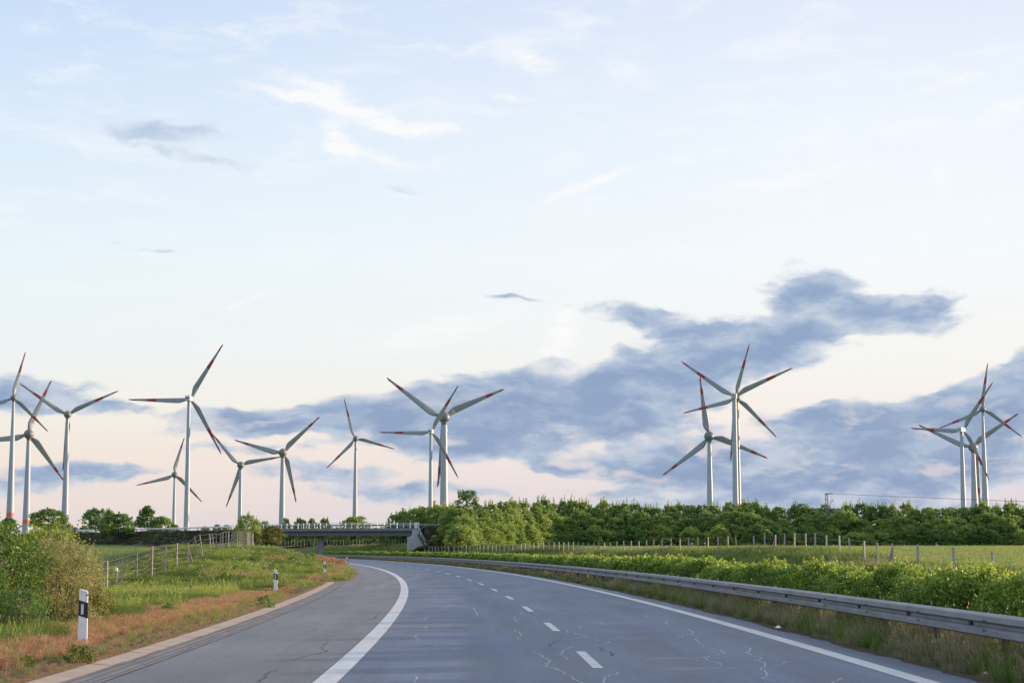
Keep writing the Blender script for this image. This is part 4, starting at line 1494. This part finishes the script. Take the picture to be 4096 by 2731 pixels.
RX = [3971, 3812, 3670, 3569, 3508, 3457, 3403, 3357, 3306, 3262, 3223, 3178, 3139, 3100, 3059, 3015, 2950, 2912, 2873, 2833, 2792, 2755, 2720, 2685, 2649, 2615, 2586, 2555, 2525, 2495, 2467, 2441, 2418, 2395, 2376, 2354, 2333, 2313, 2293, 2273, 2254, 2236, 2216, 2196, 2174, 2154, 2135, 2117, 2100, 2085, 2068, 2051, 2034, 2017]
RX += [1998, 1984, 1970, 1952, 1935, 1920, 1909, 1895, 1880, 1865, 1848, 1834, 1816, 1795, 1781, 1767, 1753, 1742, 1730, 1716, 1700]
RZX = [1640, 1750, 2000, 2184, 2393, 2684, 3057, 3357, 3508, 3812, 4096]
RZ = [322, 311, 268, 248, 222, 188, 158, 125, 108, 88, 76]
rlean = {3403: -.12, 3100: .05, 2954: -.2}
for a in (0,):
    posts = []
    for x in RX:
        Y = float(np.interp(x, RZX, RZ))
        b = P(x, 2190, Y)
        posts.append((Vector((b.x, Y, ground_h(b.x, Y))), rlean.get(x, -.16 if x == 2950 else 0.0), -.35 if x in (2685, 2395, 3100, 3569, 2196) else 0))
    fence('wire_fence', posts, 'long wire fence of pale posts along the bank beyond the hedge', None, wires=6, wirer=.005, pw=.105, seed=9, wm=M_WOODP)
posts = []
for i, x in enumerate(range(1100, 1640, 13)):
    Y = float(np.interp(x, [1100, 1640], [430, 385]))
    b = P(x, 2190, Y)
    posts.append((Vector((b.x, Y, P(x, 2182, Y).z)), 0.0, 0))
fence('wire_fence', posts, 'distant wire fence seen under the bridge', None, wires=3, wirer=.005, pw=.07, seed=11)

# ------------------------------------------------------------------ lattice power mast and its wire
def mast():
    Y = 404.0
    B = P(3310, 2190, Y)
    zb = 1.9
    zt = P(3310, 1974, Y).z
    e = tag(empty('power_mast', (B.x, Y, zb)), 'blue-grey steel lattice mast standing among the trees of the belt', 'power mast')
    H = zt - zb
    mb = MB()
    w = lambda z: .42 - .20 * z / H
    ch = [(-1, -1), (1, -1), (1, 1), (-1, 1)]
    for a, b_ in ch:
        mb.bar((a * w(0), b_ * w(0), 0), (a * w(H), b_ * w(H), H), .09, .09)
    nseg = 18
    for k in range(nseg):
        z0, z1 = H * k / nseg, H * (k + 1) / nseg
        for i in range(4):
            a, b_ = ch[i], ch[(i + 1) % 4]
            if k % 2: a, b_ = b_, a
            mb.bar((a[0] * w(z0), a[1] * w(z0), z0), (b_[0] * w(z1), b_[1] * w(z1), z1), .05, .05)
            mb.bar((a[0] * w(z1), a[1] * w(z1), z1), (b_[0] * w(z1), b_[1] * w(z1), z1), .05, .05)
    mb.build('lattice', M_MAST, e)
    mb = MB()
    mb.bar((-.35, 0, H + .05), (1.35, 0, H + .05), .16, .12)
    mb.bar((-.2, 0, H - .1), (1.2, 0, H - .05), .06, .06)
    mb.build('crossarm', M_VENT, e)
    mb = MB()
    mb.bar((.2, 0, H - 1.95), (1.2, 0, H - 1.95), .09, .09)
    mb.bar((.95, 0, H - 1.95), (.55, 0, H - 2.9), .07, .07)
    mb.build('bracket', M_MAST, e)
    for x in (.95, 1.3):
        mb = MB()
        for k in range(4):
            mb.tube((x, 0, H - 1.75 + k * .14), (x, 0, H - 1.67 + k * .14), .13, .08, 8)
        mb.build('insulator', M_VENT, e)
    mb = MB()
    for x0, x1 in ((.9, 1.0), (1.25, 1.45)):
        prev = Vector((x0, 0, H))
        for k in range(1, 9):
            t = k / 8
            q = Vector((x0 + (x1 - x0) * math.sin(t * 2.6) * 1.4, 0, H - 1.35 * t))
            mb.tube(prev, q, .025, n=4, caps=False)
            prev = q
    mb.build('drop_cable', M_VENT, e)
    wv = tag(empty('power_line', (B.x + 1.35, Y, zt)), 'thin overhead wires running right from the steel mast', 'power line')
    for k, dy in enumerate((-.5, .5)):
        mb = MB()
        A = Vector((0, 0, 0))
        E_ = P(4600, 2022, 470) - Vector((B.x + 1.35, Y, zt)) + Vector((0, dy * 2, 0))
        prev = A
        for j in range(1, 17):
            t = j / 16
            q = A.lerp(E_, t) - Vector((0, 0, .35 * 4 * t * (1 - t) * .35))
            mb.tube(prev, q, .035, n=4, caps=False)
            prev = q
        mb.build('wire', M_VENT, wv)


mast()

# ------------------------------------------------------------------ car on the overpass
def car():
    Dc = float(np.interp(455, [v.y for v in EV], _cum))
    q, n, t = ep(Dc)
    p = q - n * 3.2
    X = XatP(291, p.y)
    p.x = X
    e = tag(empty('parked_car', (p.x, p.y, p.z + .02), math.atan2(t.y, t.x)), 'dark blue car driving left on the overpass behind the rail', 'car')
    e.name = 'car'
    # forward is +X (t points left/away)
    prof = [(-2.2, .35), (-2.22, .85), (-2.05, .98), (-1.55, 1.42), (-.2, 1.50), (.55, 1.40), (1.15, .98), (2.0, .85), (2.2, .62), (2.2, .32)]
    low = [(-2.2, .35), (-2.22, .85), (-2.05, .95), (1.15, .95), (2.0, .85), (2.2, .62), (2.2, .32)]
    mb = MB()
    mb.sweep([[(x, y, z) for x, z in low] for y in (-.88, .88)], cap=True)
    mb.build('body', M_CARP, e, bevel=.08)
    mb = MB()
    cab = [(-2.02, .95), (-1.5, 1.40), (-.2, 1.49), (.5, 1.40), (1.12, .95)]
    mb.sweep([[(x, y * (1 if z < 1 else .84), z) for x, z in cab] for y in (-.82, .82)], cap=True)
    mb.build('windows', M_GLASS, e)
    mb = MB()
    mb.box((-.5, 0, 1.49), (1.7, 1.34, .05))
    mb.build('roof', M_CARP, e, bevel=.02)
    for x in (-1.35, 1.35):
        for y in (-.84, .84):
            mb = MB(); mb.tube((x, y - .1, .32), (x, y + .1, .32), .32, n=20)
            w_ = mb.build('wheel', M_TYRE, e)
            mb = MB(); mb.tube((x, y - .11, .32), (x, y + .11, .32), .19, n=14)
            mb.build('rim', M_RAIL, w_)
    for y in (-.68, .68):
        mb = MB(); mb.box((-2.2, y, .84), (.1, .34, .2)); mb.build('tail_light', M_LAMP, e)
        mb = MB(); mb.box((2.16, y, .68), (.1, .34, .14)); mb.build('headlight', M_REFL, e)
    mb = MB(); mb.box((-2.24, 0, .62), (.02, .5, .11)); mb.build('number_plate', M_WHITE, e)


car()

# ------------------------------------------------------------------ bushes at the left edge
def bush(name, seed, H, R, shape, ncl, per, rc, ls, m, loc, label, shoots, aspect, up, hollow=.5, nst=26, rz=0.0, sxy=(1, 1)):
    rng = rg(seed)
    pts, tn, cl = crown_pts(rng, H, R, shape, ncl, per, rc, shoots, hollow)
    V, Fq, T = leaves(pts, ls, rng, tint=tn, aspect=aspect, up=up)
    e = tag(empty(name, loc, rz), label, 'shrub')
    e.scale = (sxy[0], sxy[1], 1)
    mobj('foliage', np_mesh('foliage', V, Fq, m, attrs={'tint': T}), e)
    mb = MB()
    for i in range(nst):
        x, y, z, r, t = cl[(i * 7) % len(cl)]
        b = Vector((x * .12, y * .12, 0))
        q = b
        for k in range(1, 5):
            f = k / 4
            nx = Vector((x * (.12 + .88 * f ** 1.2), y * (.12 + .88 * f ** 1.2), z * f ** .9)) + Vector(rng.normal(size=3)) * .04
            mb.tube(q, nx, .022 * (1.15 - f), .022 * (1 - f) + .003, 5, caps=False)
            q = nx
        for j in range(4):
            tip = q + Vector(rng.normal(size=3)) * .14 * Vector((0, 0, 1)).length
            mb.tube(q.lerp(b, .15 * j), tip, .005, .003, 3, caps=False)
    mb.build('stems', M_TWIG, e)


def at(x, Y, z=0.0):
    v = P(x, 2190, Y)
    return (v.x, Y, z)


bush('leafy_bush', 201, 2.25, 1.2, 'egg', 300, 44, .22, .062, M_LF_HEDGE, at(-20, 35.5, -.12), 'dense bright green bush cut off by the left edge', 40, .5, .2, .35)
bush('young_bush', 202, 2.3, 1.25, 'column', 260, 38, .16, .055, M_LF_LIME, at(195, 39.5, -.2), 'lime green bush with upright leafy shoots behind the tan shrub', 70, .45, .7, .3)
bush('flowering_shrub', 203, 2.0, 1.0, 'egg', 330, 80, .17, .036, M_LF_TAN, at(235, 37.0, -.15), 'tan feathery shrub behind the nearest marker post', 60, .45, .6, .3, nst=44)
bush('low_bush', 204, 1.1, .62, 'dome', 110, 36, .15, .045, M_LF_OLIVE, at(370, 38.2, -.2), 'thin olive shrub at the right foot of the tan shrub', 30, .5, .5, .4)
bush('low_bush', 205, .95, .8, 'dome', 120, 40, .17, .045, M_LF_DARK, at(90, 34.6, -.1), 'low dark bush under the bright green bush', 20, .5, .5, .4)

# small clumps in the slope and verge
WPL = [plant('weed', rg(300 + i), .5, .36, 0, 'dome', 40, 26, .1, .05, m_, shoots=8, trunk_r=.01, nb=4, bark=M_TWIG) for i, m_ in enumerate([M_LF_DARK, M_LF_OLIVE, M_LF_HEDGE])]
for i, (x, y, sz, k, lab) in enumerate([
    (310, 2650, .30, 1, 'small weed in the verge right below the nearest marker post'), (105, 2712, .2, 1, 'small weed at the bottom left beside the kerb'),
    (900, 2352, .75, 2, 'round green clump in the slope left of the second marker post'), (1060, 2430, .35, 0, 'grey-green weed beside the kerb before the second marker post'),
    (1085, 2306, .8, 0, 'dark weed clump above the second marker post'), (945, 2300, .6, 0, 'dark weed clump in the middle of the slope'),
    (1240, 2245, .9, 0, 'dark bushy clump on the crest near the third marker post'), (1225, 2225, 1.0, 0, 'dark bushy clump on the crest below the bridge'),
    (1165, 2205, 1.0, 2, 'green clump on the crest left of the pier'), (1170, 2260, .7, 0, 'dark weed clump in the upper slope'),
    (1020, 2262, .7, 2, 'green weed clump below the fence end'), (790, 2335, .8, 0, 'dark weed clump under the leaning fence posts'),
    (675, 2475, .4, 2, 'pale green weed at the edge of the brown grass'), (590, 2345, .6, 1, 'brownish clump at the foot of the fence')]):
    # march the view ray to the ground
    r = ray(x, y)
    Y = 25.0
    while Y < 260:
        p = P(x, y, Y)
        if p.z < ground_h(p.x, Y): break
        Y += .5
    place(WPL[k], 'weed_clump', p.x, Y, ground_h(p.x, Y) - .03, sz * .9, sz * .8, i, lab, 'weed', None, 'foliage', 'stems')

# ------------------------------------------------------------------ grass tufts (instanced on scattered points)
def tuft(name, seed, nb, h, w, spread, m, lean=.35, seedhead=0.0, tlo=0.0, thi=1.0):
    rng = rg(seed)
    V, Fc, T = [], [], []
    for i in range(nb):
        a = rng.uniform(0, 2 * math.pi)
        r = spread * rng.uniform(0, 1) ** .6
        bx, by = r * math.cos(a), r * math.sin(a)
        b = rng.uniform(0, 2 * math.pi)
        ln = rng.uniform(.1, lean)
        hh = h * rng.uniform(.55, 1.1)
        dx, dy = math.cos(b) * ln * hh, math.sin(b) * ln * hh
        c = rng.uniform(0, 2 * math.pi)
        wx, wy = math.cos(c) * w / 2, math.sin(c) * w / 2
        k = len(V)
        t0 = rng.uniform(tlo, tlo + (thi - tlo) * .5)
        for f, ww in ((0, 1), (.5, .85), (1, .12)):
            q = f ** 1.6
            V += [(bx + dx * q - wx * ww, by + dy * q - wy * ww, hh * f), (bx + dx * q + wx * ww, by + dy * q + wy * ww, hh * f)]
            tt = min(1, t0 + (thi - t0) * f * rng.uniform(.5, 1))
            T += [tt, tt]
        Fc += [(k, k + 1, k + 3, k + 2), (k + 2, k + 3, k + 5, k + 4)]
        if rng.uniform() < seedhead:      # airy seed head
            for j in range(5):
                f = .72 + .28 * j / 4
                q = f ** 1.6
                k = len(V)
                cx, cy, cz = bx + dx * q, by + dy * q, hh * f * 1.12
                a2 = rng.uniform(0, 6.28)
                s_ = w * 1.7
                V += [(cx, cy, cz), (cx + s_ * math.cos(a2), cy + s_ * math.sin(a2), cz + s_ * 1.6), (cx + s_ * .2, cy, cz + s_ * 3), (cx - s_ * math.cos(a2) * .5, cy, cz + s_ * 1.5)]
                T += [thi] * 4
                Fc += [(k, k + 1, k + 2, k + 3)]
    me = np_mesh(name, np.array(V), np.array(Fc), m, attrs={'tint': np.array(T)})
    return bpy.data.objects.new(name, me)


def scatter(name, protos, pts, scl, pick, label):
    c = bpy.data.collections.new(name + '_kinds')
    for i, o in enumerate(protos):
        o.name = f'{chr(97 + i)}_{o.name}'
        c.objects.link(o)
    me = bpy.data.meshes.new(name)
    n = len(pts)
    me.vertices.add(n)
    me.vertices.foreach_set('co', np.asarray(pts, np.float32).ravel())
    rng = rg(len(name) + n)
    a = me.attributes.new('rot', 'FLOAT_VECTOR', 'POINT')
    r = np.zeros((n, 3)); r[:, 2] = rng.uniform(0, 6.28, n); r[:, 0] = rng.normal(0, .08, n); r[:, 1] = rng.normal(0, .08, n)
    a.data.foreach_set('vector', r.astype(np.float32).ravel())
    a = me.attributes.new('scl', 'FLOAT', 'POINT'); a.data.foreach_set('value', np.asarray(scl, np.float32))
    a = me.attributes.new('pick', 'INT', 'POINT'); a.data.foreach_set('value', np.asarray(pick, np.int32))
    o = mobj(name, me)
    tag(o, label, 'grass', None, 'stuff')
    ng = bpy.data.node_groups.new(name, 'GeometryNodeTree')
    ng.interface.new_socket('Geometry', in_out='INPUT', socket_type='NodeSocketGeometry')
    ng.interface.new_socket('Geometry', in_out='OUTPUT', socket_type='NodeSocketGeometry')
    N = ng.nodes.new
    gi, go = N('NodeGroupInput'), N('NodeGroupOutput')
    ci = N('GeometryNodeCollectionInfo'); ci.inputs['Collection'].default_value = c
    ci.inputs['Separate Children'].default_value = True; ci.inputs['Reset Children'].default_value = True
    ip = N('GeometryNodeInstanceOnPoints'); ip.inputs['Pick Instance'].default_value = True

    def na(nm, t):
        x = N('GeometryNodeInputNamedAttribute'); x.data_type = t; x.inputs[0].default_value = nm
        return x
    ar, as_, ap = na('rot', 'FLOAT_VECTOR'), na('scl', 'FLOAT'), na('pick', 'INT')
    L = ng.links.new
    L(gi.outputs[0], ip.inputs['Points']); L(ci.outputs[0], ip.inputs['Instance'])
    L(ar.outputs[0], ip.inputs['Rotation']); L(as_.outputs[0], ip.inputs['Scale']); L(ap.outputs[0], ip.inputs['Instance Index'])
    L(ip.outputs[0], go.inputs[0])
    md = o.modifiers.new('scatter', 'NODES'); md.node_group = ng
    return o


def gpts(u0, u1, s0, s1, n, seed, visible=True, power=1.0):
    """random points on the ground, kept to the picture's cone with a margin"""
    rng = rg(seed)
    s_ = s0 + (s1 - s0) * rng.uniform(0, 1, n) ** power
    u_ = rng.uniform(u0, u1, n)
    X = laneX(s_) + u_
    k = np.abs(X / s_) < .30
    s_, u_, X = s_[k], u_[k], X[k]
    e = edgeU(s_)
    z = np.array([hbase(a, b) for a, b in zip(u_, s_)])
    return X, s_, u_, z, e


def run_grass():
    # ---- left verge, near
    kinds = [tuft('bent', 1, 26, .36, .006, .11, M_GR_BROWN, .45, .8), tuft('bent', 2, 22, .28, .007, .12, M_GR_BROWN, .6, .7),
             tuft('dry', 3, 24, .22, .007, .12, M_GR_DRY, .7), tuft('green', 4, 24, .30, .008, .11, M_GR_GREEN, .45),
             tuft('green', 5, 22, .42, .008, .10, M_GR_GREEN, .35, .25), tuft('deep', 6, 26, .32, .011, .12, M_GR_DEEP, .5)]

    def zonepick(X, s_, u_, e, rng, far=0):
        d = e - u_           # distance out from the edge
        bw = 2.1 + 1.5 * (vnoise(X, s_, 2.3, 5) - .5) + .6 * (vnoise(X, s_, .7, 6) - .5)
        pk = np.full(len(X), 3)
        r = rng.uniform(0, 1, len(X))
        n_ = vnoise(X, s_, 3.5, 7)
        n2_ = vnoise(X, s_, 6, 9)
        green = np.where(r < .42, 3, np.where(r < .72, 4, np.where(r < .93, 5, 2)))
        green = np.where((n_ > .58) & (r < .85), 5, green)
        green = np.where((n_ < .25) & (r < .5), 2, green)
        brown = np.where(r < .45, 0, np.where(r < .8, 1, np.where(r < .93, 2, 3)))
        pk = np.where(d < bw, brown, green)
        pk = np.where((d < .75 + .5 * (n_ - .5)) & (r < .7), 2, pk)
        pk = np.where((d < 1.6) & (n2_ > .62) & (r > .55), 3, pk)
        pk = np.where((d > 3) & (n2_ > .86) & (r < .4), 1, pk)
        q_ = ((u_ + 11.3) / 3.4) ** 2 + ((s_ - 97) / 5.5) ** 2 + .8 * (vnoise(X, s_, 1.5, 11) - .5)
        pk = np.where((q_ < 1) & (r < .42), 1, pk)
        q_ = ((u_ + 11.3) / 3.6) ** 2 + ((s_ - 86) / 4.5) ** 2 + .8 * (vnoise(X, s_, 1.5, 12) - .5)
        pk = np.where((q_ < 1) & (r < .85), 5, pk)
        return pk, d
    rng = rg(77)
    X, s_, u_, z, e = gpts(-14.5, -7.1, 19, 62, 30000, 21, power=.75)
    pk, d = zonepick(X, s_, u_, e, rng)
    k = d > .06
    sc_ = rng.uniform(.7, 1.15, len(X)) * np.clip(.4 + .4 * d, .4, 1) * np.where(pk <= 2, .62, 1) * (1 + .25 * np.clip(d - 3, 0, 3) / 3)
    scatter('verge_grass', kinds, np.stack([X, s_, z - .02], 1)[k], sc_[k], pk[k], 'reddish brown and green grass on the near left verge')
    # ---- left slope, middle distance: broader blades so they read
    kinds = [tuft('bent', 11, 26, .34, .014, .22, M_GR_BROWN, .45, .7), tuft('bent', 12, 24, .28, .016, .22, M_GR_BROWN, .6, .6),
             tuft('dry', 13, 22, .22, .016, .2, M_GR_DRY, .7), tuft('green', 14, 28, .34, .016, .24, M_GR_GREEN, .45),
             tuft('green', 15, 28, .46, .014, .22, M_GR_GREEN, .35, .25), tuft('deep', 16, 30, .36, .022, .26, M_GR_DEEP, .5)]
    X, s_, u_, z, e = gpts(-22, -5.6, 58, 140, 26000, 22, power=.9)
    pk, d = zonepick(X, s_, u_, e, rng)
    k = d > .12
    sc_ = rng.uniform(.6, 1.2, len(X)) * (.6 + .6 * vnoise(X, s_, 2.2, 14)) * np.where((np.abs(s_ - 68) < 7) & (u_ > -9.5), .5, 1) * np.where(d < .5, .6, 1) * np.where((pk <= 2) & (d < 4), .6, 1)
    scatter('slope_grass', kinds, np.stack([X, s_, z - .03], 1)[k], sc_[k], pk[k], 'tall green grass with brown patches on the left slope')
    # ---- far bank left and right
    kinds = [tuft('bent', 31, 24, .40, .035, .4, M_GR_BROWN, .45, .3), tuft('dry', 32, 24, .40, .035, .4, M_GR_DRY, .5),
             tuft('dry', 33, 22, .3, .035, .4, M_GR_DRY, .7), tuft('green', 34, 26, .40, .035, .42, M_GR_GREEN, .45),
             tuft('green', 35, 26, .55, .035, .4, M_GR_GREEN, .3), tuft('deep', 36, 28, .45, .045, .45, M_GR_DEEP, .5)]
    X, s_, u_, z, e = gpts(-22, -5.6, 135, 330, 12000, 23)
    pk, d = zonepick(X, s_, u_, e, rng)
    k = d > .25
    sc_ = rng.uniform(.7, 1.2, len(X)) * np.where(d < .6, .6, 1)
    scatter('bank_grass', kinds, np.stack([X, s_, z - .03], 1)[k], sc_[k], pk[k], 'grass on the far end of the left bank below the bridge')
    X, s_, u_, z, e = gpts(20.8, 36, 70, 430, 26000, 24)
    uf = np.interp(s_, FS, FU)
    k = u_ < uf + 2.5
    r = rng.uniform(0, 1, len(X)); nn = vnoise(X, s_, 7, 3)
    pk = np.where(r < .42, 3, np.where(r < .62, 4, np.where(r < .8, 1, 5)))
    pk = np.where((nn > .62) & (r < .5), 5, pk); pk = np.where((nn < .3) & (r < .5), 1, pk)
    sc_ = rng.uniform(.6, 1.1, len(X)) * (.8 + .8 * vnoise(X, s_, 9, 8))
    kinds2 = [tuft('bent', 31, 24, .40, .035, .4, M_GR_BROWN, .45, .3), tuft('dry', 32, 24, .40, .035, .4, M_GR_DRY, .5),
              tuft('dry', 33, 22, .3, .035, .4, M_GR_DRY, .7), tuft('green', 34, 26, .40, .035, .42, M_GR_GREEN, .45),
              tuft('green', 35, 26, .55, .035, .4, M_GR_GREEN, .3), tuft('deep', 36, 28, .45, .045, .45, M_GR_DEEP, .5)]
    scatter('far_bank_grass', kinds2, np.stack([X, s_, z - .03], 1)[k], sc_[k], pk[k], 'rough yellow-green grass on the bank beyond the hedge')
    # ---- right verge under the guardrail
    kinds = [tuft('dry', 41, 24, .30, .006, .11, M_GR_DRY, .55, .3), tuft('dry', 42, 20, .20, .007, .12, M_GR_DRY, .8),
             tuft('green', 43, 22, .40, .007, .10, M_GR_GREEN, .4), tuft('deep', 44, 24, .34, .009, .11, M_GR_DEEP, .45), tuft('bent', 45, 18, .42, .007, .1, M_GR_DRY, .4, .5)]
    X, s_, u_, z, e = gpts(4.60, 6.6, 16, 75, 24000, 25, power=.75)
    d = u_ - 4.6
    r = rng.uniform(0, 1, len(X)); nn = vnoise(X, s_, 1.6, 3)
    pk = np.where(r < .36, 0, np.where(r < .58, 1, np.where(r < .68, 3, np.where(r < .78, 2, 4))))
    pk = np.where(d < .22, 1, pk); pk = np.where((nn > .52) & (r < .6) & (d > .2), 2, pk)
    k = (d > .05 + .25 * vnoise(X, s_, .8, 4))
    sc_ = rng.uniform(.6, 1.15, len(X)) * np.clip(.35 + d * 1.6, .35, 1.5) * np.where(d > .75, .72, 1)
    scatter('median_grass', kinds, np.stack([X, s_, z - .02], 1)[k], sc_[k], pk[k], 'dry and green grass below the guardrail')
    kinds = [tuft('dry', 51, 26, .34, .020, .25, M_GR_DRY, .5, .3), tuft('green', 52, 24, .36, .020, .25, M_GR_GREEN, .4), tuft('deep', 53, 26, .3, .024, .25, M_GR_DEEP, .5)]
    X, s_, u_, z, e = gpts(4.65, 7.0, 72, 330, 9000, 26, power=.9)
    pk = rng.integers(0, 3, len(X))
    scatter('far_median_grass', kinds, np.stack([X, s_, z - .02], 1), rng.uniform(.5, 1.0, len(X)) * np.clip(.5 + (u_ - 4.65), .5, 1), pk, 'grass strip below the far guardrail')
    # ---- crop standing in both fields
    kinds = [tuft('crop', 61, 30, .34, .05, .75, M_CROP, .3), tuft('crop', 62, 30, .30, .06, .75, M_CROP, .4)]
    X, s_, u_, z, e = gpts(-150, -25, 60, 400, 46000, 27, power=.75)
    k = (X / s_ < -.125)
    scatter('left_crop', kinds, np.stack([X, s_, z - .04], 1)[k], rng.uniform(.7, 1.1, k.sum()), rng.integers(0, 2, k.sum()), 'green cereal crop in the left field')
    X, s_, u_, z, e = gpts(28, 220, 75, 400, 60000, 28, power=.75)
    uf = np.interp(s_, FS, FU)
    k = (u_ > uf + 3.5)
    kinds = [tuft('crop', 63, 30, .32, .05, .75, M_CROPR, .3), tuft('crop', 64, 30, .28, .06, .75, M_CROPR, .4)]
    scatter('right_crop', kinds, np.stack([X, s_, z - .04], 1)[k], rng.uniform(.7, 1.1, k.sum()), rng.integers(0, 2, k.sum()), 'pale green cereal crop in the right field')
    # ---- weeds on the dark embankment
    pts = []
    rn = random.Random(3)
    kinds = [tuft('deep', 71, 30, .5, .07, .6, M_EMB, .5), tuft('dry', 72, 24, .45, .06, .6, M_GR_DRY, .5)]
    for i in range(5200):
        d = rn.uniform(0, D_R) if rn.random() < .25 else rn.uniform(D_L, _cum[-1] - 20)
        q, n, t = ep(d)
        foot = 1.9 if d < D_R + 1 else 2.15
        f = rn.uniform(0, 1)
        o_ = 8.4 - 7.6 * f
        p = q + n * o_
        if d <= D_R: p = p - t * (1.3 + .74 * o_)
        H_ = q.z - foot
        zz_ = float(np.interp(o_, [0.4, 1.3, 3.5, 6, 8.6], [q.z, q.z - .12, foot + .66 * H_, foot + .32 * H_, foot]))
        pts.append((p.x, p.y, zz_ - .05))
    scatter('embankment_grass', kinds, pts, [rn.uniform(.5, 1.1) for _ in pts], [0 if rn.random() < .88 else 1 for _ in pts], 'dark weeds covering the overpass embankment')
    # ---- white umbels
    X, s_, u_, z, e = gpts(-15, -8, 95, 190, 60, 29)
    mb = MB()
    for a_, b_, c_ in zip(X, s_, z):
        h = .55 + .2 * rn.random()
        mb.tube((a_, b_, c_), (a_, b_, c_ + h), .008, n=3, caps=False, mi=1)
        for j in range(3):
            mb.tube((a_ + rn.uniform(-.05, .05), b_, c_ + h + .02 * j), (a_ + rn.uniform(-.05, .05), b_, c_ + h + .02 * j + .012), .02, n=6)
    tag(mb.build('white_flowers', [M_FLOWER, M_TWIG]), 'tiny white flowers scattered over the left bank', 'flowers', None, 'stuff')


M_CROP = leafmat('crop_left', [(0, g0(.10, .16, .06)), (.5, g0(.15, .22, .085)), (1, g0(.22, .29, .12))], .35, .6, .2, .35)
M_CROPR = leafmat('crop_right', [(0, g0(.13, .19, .06)), (.5, g0(.21, .28, .085)), (1, g0(.32, .38, .13))], .35, .6, .2, .35)
M_EMB = leafmat('embankment_weed', [(0, g0(.028, .042, .022)), (.6, g0(.05, .068, .034)), (1, g0(.09, .10, .05))], .3, .6, .2, .6)
run_grass()

# ------------------------------------------------------------------ small things
def litter(x, y, sz, lab, seed):
    p = G(x, y, .02)
    rng = rg(seed)
    mb = MB()
    n = 5
    grid = [[(sz * (i / (n - 1) - .5) + rng.normal() * sz * .12, sz * (j / (n - 1) - .5) * .8 + rng.normal() * sz * .12, abs(rng.normal()) * sz * .28 + .01) for i in range(n)] for j in range(n)]
    mb.sweep(grid, closed=False)
    o = mb.build('paper_litter', M_PAPER)
    o.location = (p.x, p.y, ground_h(p.x, p.y) + .03)
    o.modifiers.new('solid', 'SOLIDIFY').thickness = .004
    tag(o, lab, 'litter')


litter(3113, 2512, .14, 'crumpled white paper scrap beside the right edge line', 1)
litter(3941, 2701, .07, 'tiny white scrap at the bottom right verge', 2)
pk = P(466, 2276, 84)
e = tag(empty('field_marker', (pk.x, 84, ground_h(pk.x, 84))), 'small white capped marker standing behind the left wire fence', 'marker')
mb = MB(); mb.tube((0, 0, 0), (0, 0, pk.z - ground_h(pk.x, 84) - .1), .05, n=10); mb.build('stake', M_WOOD, e)
mb = MB(); zt = pk.z - ground_h(pk.x, 84)
mb.tube((0, 0, zt - .08), (0, 0, zt + .04), .075, .07, 14); mb.tube((0, 0, zt + .04), (0, 0, zt + .08), .07, .03, 14)
mb.build('cap', M_WHITE, e)
